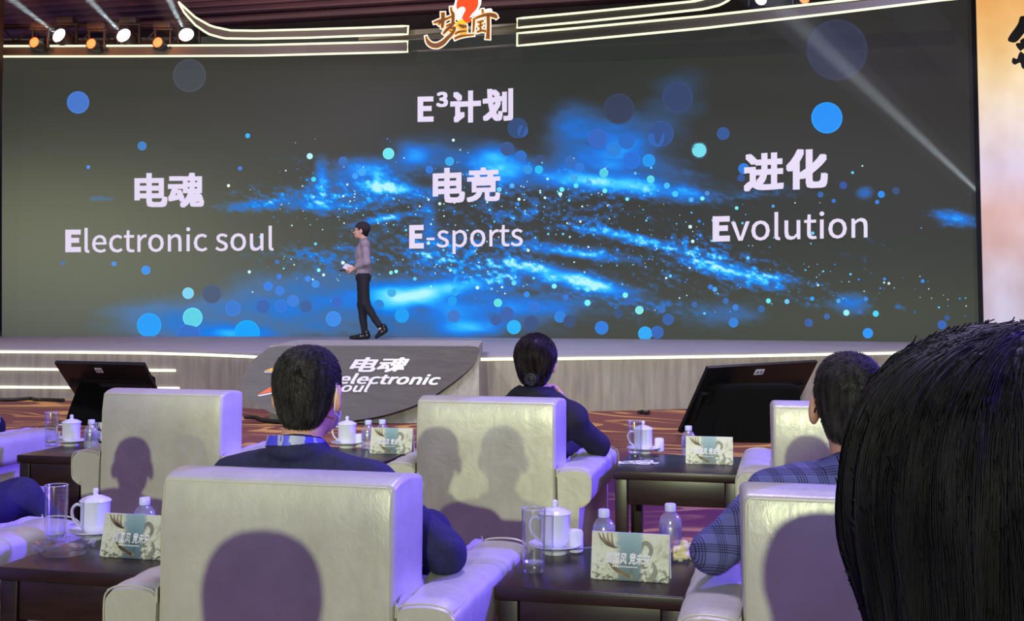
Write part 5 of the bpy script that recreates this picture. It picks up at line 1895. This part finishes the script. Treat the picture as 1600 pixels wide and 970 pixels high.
def comb(F, roots, dirf, m, step, lift, wob, rg, tuck=False):
    """strands that follow the surface of F from the roots"""
    P = roots.copy()
    out = [P.copy()]
    h = (rg.rand(len(P)) * lift)
    cur = None
    bend = rg.normal(size=(len(P), 3)) * wob
    for k in range(m - 1):
        g = F.grad(P)
        d = dirf(P, k) + bend
        d = d - g * (d * g).sum(1, keepdims=True)
        d /= np.linalg.norm(d, axis=1, keepdims=True) + 1e-9
        cur = d if cur is None else 0.5 * cur + 0.5 * d
        P = P + cur * step
        g = F.grad(P)
        lv = (h * math.sin(math.pi * (k + 1) / m) ** 0.6 - 0.0009) if tuck else h * (0.3 + 0.7 * k / m)
        P = P - g * (F.sample(P) - lv)[:, None]
        out.append(P.copy())
    return np.stack(out, 1)


def make_hair(name, F, mat, parent, n, m, step, lift, r0, dirf, wob=0.25, seed=1, area=None, tuck=False):
    v, f = F.surface()
    rg = np.random.RandomState(seed)
    tri = v[f].mean(1)
    if area is not None:
        ok = area(tri)
        tri = tri[ok]
    roots = tri[rg.randint(0, len(tri), n)] + rg.normal(size=(n, 3)) * 0.002
    S = comb(F, roots, dirf, m, step, lift, wob, rg, tuck)
    sv, sf = strand_mesh(S, r0)
    V_, F_2 = [v, sv], [f, sf + len(v)]
    return link(name, mesh_np(name, np.concatenate(V_), np.concatenate(F_2), True), mat, parent)


def short_hair(person, J, mat, seed=1, dome=0.0, n=5000, nape=-0.085):
    M = frame(J['head'], J['yaw'], J['pitch'], J['roll'])
    c = np.array(J['head'])
    F = Field(c - 0.16, c + 0.16, 0.005)
    F.M = M
    F.ell((0, -0.014, 0.036), (0.0815, 0.101, 0.094 + dome), 0, 'u', None, 2.25)
    F.ell((0, -0.050, -0.040), (0.054, 0.046, 0.056), 0.03)
    F.ell((0, 0.100, -0.045), (0.100, 0.085, 0.095), 0.012, 's')
    for sx in (-1, 1):
        F.ell((sx * 0.098, 0.0, -0.028), (0.034, 0.056, 0.048), 0.010, 's')
    F.cut((0, 0, nape), (0, 0.25, -1))
    F.M = Matrix.Identity(4)
    R = np.array(M.to_3x3())
    crown = np.array(M @ Vector((0.012, -0.085, 0.085)))

    def dirf(P, k):
        r = P - crown
        ax = (crown - c) / np.linalg.norm(crown - c)
        return r / (np.linalg.norm(r, axis=1, keepdims=True) + 1e-6) + 0.45 * np.cross(ax, r) / (np.linalg.norm(r, axis=1, keepdims=True) + 0.02) + R[:, 2] * -0.25
    return make_hair('hair', F, mat, person, n, 4, 0.0042, 0.011, 0.0007, dirf, 0.35, seed)


def seated(chair, label, J=None, top=None, bottom=M_dark, skin=M_skin, hand=True, h=0.0085, fem=False, collar=True, ripple=1, headscale=1.0, handdir=None):
    J = {**DEF, **(J or {})}
    base = chairs[chair].location
    p = thing('person', label, 'person', base, 0)
    lo, hi = (-.62, .02, -.005), (.62, 1.12, 1.20)
    F = Field(lo, hi, h * 0.85)
    torso(F, J, -0.012)
    arms(F, J, -0.010)
    legs(F, J, -0.012)
    F.cone(J['neckb'], np.array(J['head']) + np.array([0, -0.015, -0.05]), 0.056, 0.052 if not fem else 0.046, 0.02)
    head_shape(F, frame(J['head'], J['yaw'], J['pitch'], J['roll']), headscale, fem)
    for s, sd in (('L', -1), ('R', 1)):
        hd_ = (handdir or {}).get(s)
        d = Vector(J['wr' + s]) - Vector(J['el' + s])
        if hd_:
            hand_shape(F, J['wr' + s], hd_[0], hd_[1], -sd, hd_[2])
        else:
            hand_shape(F, J['wr' + s], d, (0, 0, 1), -sd, 0.35)
        F.path([J['an' + s], np.array(J['an' + s]) + np.array([0, 0.10, -0.05])], [0.034, 0.03], 0.02)
    F.obj('body', skin, p)
    F = Field(lo, hi, h)
    legs(F, J, 0.004)
    F.ell(J['hip'], (.168, .138, .11), 0.04)
    F.ripple(0.006, 26, 3)
    F.cut((0, 0, 0.075), (0, 0, -1))
    F.obj('trousers', bottom, p)
    for s in 'LR':
        a = np.array(J['an' + s])
        F = Field(a + (-.09, -.12, -.12), a + (.09, .24, .10), 0.007)
        F.path([a + (0, -.035, -.055), a + (0, .06, -.06), a + (0, .15, -.066)], [.040, .040, .034], 0.02)
        F.cone(a + (0, -.01, 0), a + (0, -.01, -.04), .045, .045, 0.02)
        F.cut((0, 0, a[2] - 0.085), (0, 0, -1))
        F.obj('shoe', M_shoe, p)
    F = Field(lo, hi, h)
    torso(F, J, 0.006)
    arms(F, J, 0.008)
    nb = Vector(J['neckb'])
    if collar:
        F.ell(nb + Vector((0, -0.012, 0.020)), (.082, .078, .038), 0.015)
    F.ripple(0.007 * ripple, 24, 5)
    F.ripple(0.003 * ripple, 60, 6)
    if collar:                                     # neck opening, lower at the throat
        F.M = Matrix.Translation(nb) @ Matrix.Rotation(-0.35, 4, 'X')
        F.ell((0, 0.012, 0.06), (.066, .062, .055), 0.004, 's')
        F.M = Matrix.Identity(4)
    for s in 'LR':
        d = (Vector(J['wr' + s]) - Vector(J['el' + s])).normalized()
        w = Vector(J['wr' + s])
        F.cone(w + d * 0.002, w + d * 0.07, 0.075, 0.075, 0, 's')
    g = F.obj('jacket', top or M_navy, p)
    return p, J, g


def rel(chair, px, py, v):
    return tuple(at_v(px, py, v) - chairs[chair].location)


# -- man in navy in the second row
hd0 = rel('B1', 483, 617, 3.17)
Jn = dict(head=hd0, neckb=(hd0[0] - 0.01, hd0[1] - 0.045, hd0[2] - 0.155), chest=(hd0[0], .29, .68), shL=(hd0[0] - .185, .285, .745), shR=(hd0[0] + .185, .285, .745),
          elR=(.335, .30, .585), wrR=(.20, .52, .60), elL=(-.345, .31, .585), pitch=0.02, belly=(hd0[0] * .5, .32, .58))
man, Jn, _ = seated('B1', 'person with short black hair in a navy suit, lanyard and mask loops, seen from behind', Jn, M_navy, M_navy, h=0.0075)
short_hair(man, Jn, M_crop, 3, n=14000, nape=-0.070)
Mh = frame(Jn['head'], Jn['yaw'], Jn['pitch'], Jn['roll'])
M_loop = simple('white_elastic', lin(235, 232, 240), 0.6)
for sx in (-1, 1):
    bm = bmesh.new()
    tube(bm, [tuple(Mh @ Vector(q)) for q in smoothline([(sx * .066, .055, -.035), (sx * .079, .022, .020), (sx * .0815, -.010, .034), (sx * .0865, -.024, .012), (sx * .084, -.026, -.016), (sx * .078, -.012, -.040), (sx * .068, .04, -.062)], 5)], 0.0019, 6)
    finish(bm, 'mask_loop', M_loop, man)
F = Field(np.array(hd0) + (-.09, .02, -.13), np.array(hd0) + (.09, .16, .03), 0.005)
F.M = Mh
F.ell((0, .062, -.058), (.060, .066, .056), 0)
F.ell((0, .040, -.058), (.053, .070, .060), 0.004, 's')
F.cut((0, .078, 0), (0, -1, 0))
F.M = Matrix.Identity(4)
F.obj('face_mask', M_loop, man)
N = Nodes('lanyard_print')
N.l(N.ramp(N.noise(N.coord((1, 1, 0.3)), 26, 3), [(0.40, lin(74, 70, 215)), (0.50, lin(165, 165, 190)), (0.60, lin(96, 94, 200))], 'CONSTANT'), N.b.inputs['Base Color'])
M_lany = N.m
nb = Vector(Jn['neckb'])
bm = bmesh.new()
n = 40
ra, rb = [], []
for i in range(n):
    a = 2 * math.pi * i / n
    x, y = 0.076 * math.cos(a), 0.071 * math.sin(a)
    z = 0.052 - 0.034 * (y + 0.074) / 0.15 - (0.0 if y < 0 else 0.04 * y / 0.074)
    ra.append(bm.verts.new(nb + Vector((x, y - 0.012, z + 0.012))))
    rb.append(bm.verts.new(nb + Vector((x * 1.07, y * 1.07 - 0.012, z - 0.014))))
rc = [bm.verts.new(nb + (v.co - nb) * 0.97) for v in ra]
for i in range(n):
    j = (i + 1) % n
    bm.faces.new((ra[i], ra[j], rb[j], rb[i]))
    bm.faces.new((ra[i], rc[i], rc[j], ra[j]))
finish(bm, 'lanyard', M_lany, man)

# -- woman with the hair bun in the front row
hw = rel('A2', 838, 568, 5.22)
Jw = dict(head=hw, neckb=(hw[0], hw[1] - .03, hw[2] - .145), chest=(hw[0] - .01, .28, .70), belly=(hw[0] * .8, .33, .58), hip=(hw[0] * .7, .38, .49),
          shL=(hw[0] - .150, .29, hw[2] - .245), shR=(hw[0] + .150, .28, hw[2] - .235), elR=(.405, .44, .575), wrR=(hw[0] + .075, .50, .735), elL=(-.05, .45, .56), wrL=(.10, .62, .56),
          hipL=(.02, .42, .50), hipR=(.18, .42, .50), knL=(.02, .84, .52), knR=(.20, .84, .52), anL=(.02, .90, .09), anR=(.20, .90, .09), pitch=0.05)
woman, Jw, _ = seated('A2', 'person with dark hair in a netted bun and black jacket leaning on the armrest', Jw, M_blackj, M_dark, M_skin_p, fem=True, headscale=0.94,
                      handdir={'R': ((-.45, -.05, .8), (.5, .8, .2), 0.9)})
Mw = frame(Jw['head'], Jw['yaw'], Jw['pitch'], Jw['roll'])
c = np.array(hw)
F = Field(c - 0.17, c + 0.17, 0.005)
F.M = Mw
F.ell((0, -0.016, 0.036), (0.094, 0.106, 0.100), 0)
F.ell((0, -0.050, -0.034), (0.070, 0.056, 0.068), 0.03)
F.ell((0, 0.100, -0.040), (0.078, 0.080, 0.095), 0.012, 's')
for sx in (-1, 1):
    F.ell((sx * 0.088, 0.008, -0.034), (0.024, 0.026, 0.038), 0.006, 's')
F.cut((0, 0, -0.092), (0, 0.2, -1))
F.M = Matrix.Identity(4)
bunc = np.array(Mw @ Vector((0.0, -0.100, -0.055)))
hair = make_hair('hair', F, M_hair_b, woman, 5000, 9, 0.008, 0.004, 0.0008, lambda P, k: (bunc - P) / (np.linalg.norm(bunc - P, axis=1, keepdims=True) + 1e-6), 0.12, 4)
F = Field(bunc - 0.06, bunc + 0.06, 0.003)
F.ell(bunc, (0.030, 0.026, 0.030), 0)
for i in range(14):
    a = 2 * math.pi * i / 14
    F.ell(bunc + np.array((0.025 * math.cos(a), -0.006, 0.025 * math.sin(a))), (0.008, 0.014, 0.008), 0.004)
F.obj('hair_bun', M_hair, hair)
bm = bmesh.new()
for k in range(3):
    tube(bm, [tuple(bunc + np.array(((0.014 + 0.008 * k) * math.cos(a), -0.026 + 0.007 * k, (0.014 + 0.008 * k) * math.sin(a)))) for a in np.linspace(0, 6.283, 24)[:-1]], 0.0014, 5, True)
finish(bm, 'hair_net', simple('net_cord', lin(60, 60, 70), 0.4), hair)

# -- man in the checked jacket
hp = rel('B3', 1327, 636, 2.93)
Jp = dict(head=hp, neckb=(hp[0] + .01, hp[1] - .05, hp[2] - .155), chest=(hp[0], .31, .68), belly=(hp[0], .34, .57), shL=(hp[0] - .185, .305, .745), shR=(hp[0] + .185, .305, .745),
          elL=(-.385, .27, .615), wrL=(-.34, .52, .60), yaw=0.05, pitch=0.05)
man2, Jp, _ = seated('B3', 'person in a blue-grey checked jacket and dark-rimmed glasses, elbow on the armrest', Jp, M_check, M_dark, h=0.0075, ripple=1.0)
short_hair(man2, Jp, M_crop, 5, 0.004, n=12000, nape=-0.080)
Mp = frame(Jp['head'], Jp['yaw'], Jp['pitch'], Jp['roll'])
M_frame = simple('dark_spectacles', (0.01, 0.01, 0.012), 0.3)


def spectacles(M, parent, s=1.0):
    bm = bmesh.new()
    tr = lambda q: tuple(M @ (Vector(q) * s))
    for sx in (-1, 1):
        tube(bm, [tr((sx * (0.032 + 0.024 * math.cos(a)), 0.108, 0.006 + 0.019 * math.sin(a))) for a in np.linspace(0, 6.283, 22)[:-1]], 0.0024 * s, 6, True)
        tube(bm, [tr(q) for q in ((sx * .056, .106, .012), (sx * .070, .09, .014), (sx * .078, .03, .012), (sx * .083, -.012, .014), (sx * .084, -.030, -.010))], 0.0026 * s, 6)
    tube(bm, [tr((-.009, .110, .010)), tr((0, .112, .013)), tr((.009, .110, .010))], 0.002 * s, 6)
    return finish(bm, 'glasses', M_frame, parent)


spectacles(Mp, man2)

# -- person with long black hair close by
hc = rel('C1', 1610, 690, 0.79)
hc = (hc[0], hc[1], 1.105)
Jc = dict(head=hc, neckb=(hc[0], hc[1] - .035, hc[2] - .15), chest=(hc[0], hc[1] - .04, .76), belly=(hc[0] * .6, .34, .62), shL=(hc[0] - .16, hc[1] - .03, .87), shR=(hc[0] + .16, hc[1] - .03, .87), elL=(-.33, .34, .60), elR=(.36, .34, .60))
lady, Jc, _ = seated('C1', 'person with long straight black hair, seen from behind close to the viewer', Jc, M_blackj, M_dark, M_skin_p, fem=True, headscale=0.95)
def long_hair(person, hc, n, seed, big=1.0):
    c = np.array(hc)
    F = Field(c + (-.18, -.19, -.26), c + (.18, .17, .18), 0.006)
    F.M = frame(hc, 0.0, 0.0, 0)
    F.ell((0, -0.010, 0.010), (0.116 * big, 0.124, 0.106 * big), 0, 'u', None, 2.3)
    F.path([(0, -0.035, -0.02), (0, -0.055, -0.10), (0, -0.06, -0.19)], [0.096 * big, 0.084 * big * big, 0.070 * big * big], 0.05)
    for sx in (-1, 1):
        F.path([(sx * 0.062, 0.005, -0.03), (sx * 0.050, 0.0, -0.11), (sx * 0.04, -0.01, -0.19)], [0.046, 0.036, 0.028], 0.03)
    F.ell((0, 0.135, -0.055), (0.072, 0.115, 0.105), 0.012, 's')
    F.cone((0, 0.02, -0.09), (0, 0.0, -0.22), 0.050, 0.052, 0.01, 's')
    F.cut((0, 0, -0.19), (0, 0, -1))
    F.M = Matrix.Identity(4)
    ax = [(F.lo[i] + F.h * np.arange(F.n[i])) for i in range(2)]        # locks: soft ridges running down the hair
    ang = np.arctan2(ax[0][:, None] - c[0], -(ax[1][None, :] - c[1] + 0.01))
    F.d = F.d + (0.0016 * np.sin(21 * ang + 1.3) + 0.0012 * np.sin(37 * ang) + 0.0008 * np.sin(61 * ang + 2))[:, :, None].astype(np.float32)
    crown = c + np.array((0.004, -0.035, 0.112))

    def long_dir(P, k):
        r = P - crown
        rr = np.linalg.norm(r, axis=1, keepdims=True)
        w = np.clip((rr - 0.03) / 0.10, 0, 1)
        out = r / (rr + 1e-6)
        return out * (1 - w) + np.array((0, -0.10, -1.0)) * w + out * 0.25
    return make_hair('hair', F, M_hair, person, n, 22, 0.011, 0.0036, 0.0005, long_dir, 0.03, seed, tuck=True, area=lambda t: (t[:, 2] > c[2] - 0.08))


long_hair(lady, hc, 20000, 9)

# -- people at the picture edge, mostly hidden
J0 = dict(knR=(.20, .80, .58), anR=(.36, 1.0, .30), knL=(-.10, .86, .52), head=(.085, .42, .885), neckb=(.07, .36, .75), chest=(.02, .33, .66), shL=(-.165, .32, .715), shR=(.205, .32, .715), elR=(.30, .36, .58), wrR=(.10, .56, .60))
edge, J0, _ = seated('B0', 'person in dark blue trousers with one knee raised beyond the long armrest', J0, M_navy, M_navy, h=0.011)
short_hair(edge, J0, M_hair, 8, n=900)
far, J1, _ = seated('A0', 'person in a pale shirt at the picture edge, front row', dict(elR=(.265, .44, .60), wrR=(.10, .66, .60), knR=(-.02, .84, .52), anR=(-.02, .90, .09), knL=(-.20, .84, .52), anL=(-.20, .90, .09)), M_lilac, M_dark, h=0.011)
short_hair(far, J1, M_hair, 10, n=900)
beh, J2, _ = seated('C0', 'person with long hair in the rear row, out of view, casting the big round shadow', dict(head=(.0, .33, 1.03), neckb=(0, .30, .87), shL=(-.17, .30, .80), shR=(.17, .30, .80)), M_navy, M_dark, h=0.011, fem=True)
long_hair(beh, (.0, .33, 1.03), 1500, 11, 1.14)

# -- presenter walking on the stage, in profile
VP, K = 17.3, 17.3 / 1850.0
foot0 = at_v(567, 529.5, VP)
foot0.z = 0.6
pres = thing('person', 'person in black cap and grey shirt walking on the stage with white cards', 'person', foot0, YAW)


def J(px, py, d=0.0):
    """photo position -> presenter space (x along the picture, y away from the viewer)"""
    w = at_v(px, py, VP)
    u = w.x * cs + w.y * sn
    u0 = foot0.x * cs + foot0.y * sn
    return np.array((u - u0, d, w.z - 0.6))


lo, hi = (-.45, -.40, -.005), (.50, .40, 1.85)
hC = J(564.5, 361, 0)
Mpz = frame(hC, math.pi / 2, 0.05, 0)
near, farr = -0.10, 0.10
hipN, hipF = J(569, 430, near * .9), J(566, 430, farr * .9)
knN, anN = J(572, 474, near), J(593, 507, near)
knF, anF = J(564, 476, farr), J(568.5, 519, farr)
shN, shF = J(573, 382.5, -.175), J(570, 382.5, .175)
elN, wrN = J(576, 410, -.21), J(554, 420.5, -.10)
elF, wrF = J(570, 410, .21), J(551, 420, .04)


def trunk(F, g):
    F.ell(J(568, 432), (.110 + g, .155 + g, .11 + g), 0)
    F.ell(J(567, 415), (.108 + g, .150 + g, .15 + g), 0.05)
    F.ell(J(568, 395), (.112 + g, .165 + g, .15 + g), 0.05)
    F.cone(shN, shF, .058 + g, .058 + g, 0.05)
    for s in (shN, shF):
        F.cone(J(569.5, 377), s, .048 + g, .055 + g, 0.04)


def parms(F, g):
    F.path([shN, elN, wrN], [.056 + g, .046 + g, .032 + g], 0.02)
    F.path([shF, elF, wrF], [.056 + g, .046 + g, .032 + g], 0.02)


def plegs(F, g):
    F.path([hipN, knN, anN], [.088 + g, .062 + g, .044 + g], 0.03)
    F.path([hipF, knF, anF], [.088 + g, .062 + g, .044 + g], 0.03)


F = Field(lo, hi, 0.007)
trunk(F, -.012); parms(F, -.008); plegs(F, -.012)
F.cone(J(569, 377), hC + np.array((.02, 0, -.06)), .055, .052, 0.02)
head_shape(F, Mpz, 0.98)
hand_shape(F, wrN, (-1, .25, -.02), (0, -.75, .6), -1, 0.75)
hand_shape(F, wrF, (-1, -.15, .0), (0, .75, .6), 1, 0.75)
F.cone(anN, J(596, 514, near), .026, .026, .02)
F.cone(anF, J(569, 524, farr), .026, .026, .02)
F.obj('body', M_skin_p, pres)
F = Field(lo, hi, 0.009)
trunk(F, .006); parms(F, .008)
F.ripple(0.006, 24, 2); F.ripple(0.003, 60, 3)
F.ell(J(567.5, 424), (.122, .166, .10), 0.04)
F.cut((0, 0, J(567, 429.5)[2]), (0.0, 0, -1))
F.ell(J(568.5, 373.5), (.066, .072, .03), 0.012)
F.cone(J(568.5, 377), hC + np.array((.02, 0, -.03)), .054, .054, 0.0, 's')
for e, w in ((elN, wrN), (elF, wrF)):
    d = (w - e) / np.linalg.norm(w - e)
    F.cone(w + d * .004, w + d * .07, .07, .07, 0, 's')
F.obj('shirt', simple('grey_shirt', lin(150, 136, 142), 0.8, noise=(40, 0.1)), pres)
F = Field(lo, hi, 0.009)
plegs(F, .004)
F.ell(J(568, 434), (.116, .160, .10), 0.03)
F.ripple(0.006, 24, 7)
F.cut((0, 0, J(567, 427)[2]), (0, 0, 1))
F.obj('trousers', simple('black_trousers', lin(26, 25, 30), 0.8), pres)
for nm, pts, rr in (('shoe', [J(573.5, 525.2, farr), J(562, 526.6, farr), J(547, 527.6, farr)], [.040, .042, .026]), ('shoe', [J(603, 515.5, near), J(597, 519, near), J(589.5, 526, near)], [.042, .044, .028])):
    F = Field(lo, hi, 0.008)
    F.path(pts, rr, 0.02)
    F.cone(pts[0] + np.array((-.01, 0, .0)), pts[0] + np.array((-.02, 0, .05)), .042, .046, .02)
    F.cut((0, 0, 0.002), (0, 0, -1))
    F.obj(nm, M_shoe, pres)
F = Field(hC - 0.17, hC + 0.17, 0.006)
F.M = Mpz
F.ell((0, -0.020, 0.045), (0.088, 0.108, 0.095), 0)
F.ell((0, -0.060, -0.02), (0.066, 0.050, 0.066), 0.03)
F.ell((0, 0.10, -0.030), (0.11, 0.105, 0.100), 0.008, 's')
for sx in (-1, 1):
    F.ell((sx * 0.086, 0.006, -0.030), (0.024, 0.032, 0.046), 0.006, 's')
F.cut((0, 0, -0.07), (0, 0.3, -1))
F.M = Matrix.Identity(4)
v, f = F.surface()
Iz = np.array(Mpz.inverted())
loc = v @ Iz[:3, :3].T + Iz[:3, 3]
me = mesh_np('hair', v, f, True)
link('hair', me, M_hair, pres)
F = Field(hC - 0.18, hC + 0.18, 0.006)
F.M = Mpz
F.ell((0, -0.020, 0.048), (0.094, 0.114, 0.098), 0)
F.cone((-.05, .078, .064), (.05, .078, .064), .012, .012, .02)
F.cut((0, 0, 0.028), (0, 0.27, -1))
F.M = Matrix.Identity(4)
F.obj('cap', simple('black_knit', lin(44, 38, 38), 0.9, noise=(120, 0.3)), pres)
spectacles(Mpz, pres, 0.98)
# cards and clicker in the hands
q = J(543.5, 417.5, -.03)
cards = thing('cue_cards', 'white cue cards held by the presenter on the stage', 'cards', foot0 + Matrix.Rotation(YAW, 3, 'Z') @ Vector(q), YAW)
bm = bmesh.new()
for k in range(3):
    rbox(bm, (0.004 * k, 0.0, 0.003 * k), (0.12, 0.15, 0.0025), 0.001, 1, Matrix.Rotation(0.35, 3, 'Y') @ Matrix.Rotation(0.5, 3, 'X'))
finish(bm, 'card_stack', simple('white_card', lin(240, 236, 236), 0.6), cards)
q = J(538.5, 422, -.06)
cl = thing('clicker', 'small dark clicker held under the white cue cards', 'clicker', foot0 + Matrix.Rotation(YAW, 3, 'Z') @ Vector(q), YAW)
bm = bmesh.new()
rbox(bm, (0, 0, 0), (0.14, 0.035, 0.022), 0.008, 3, Matrix.Rotation(-0.15, 3, 'Y'))
finish(bm, 'clicker_body', M_black, cl)
bm = bmesh.new()
rbox(bm, (-0.01, 0, 0.012), (0.02, 0.014, 0.006), 0.002, 2, Matrix.Rotation(-0.15, 3, 'Y'))
finish(bm, 'button', M_grey_metal, cl)
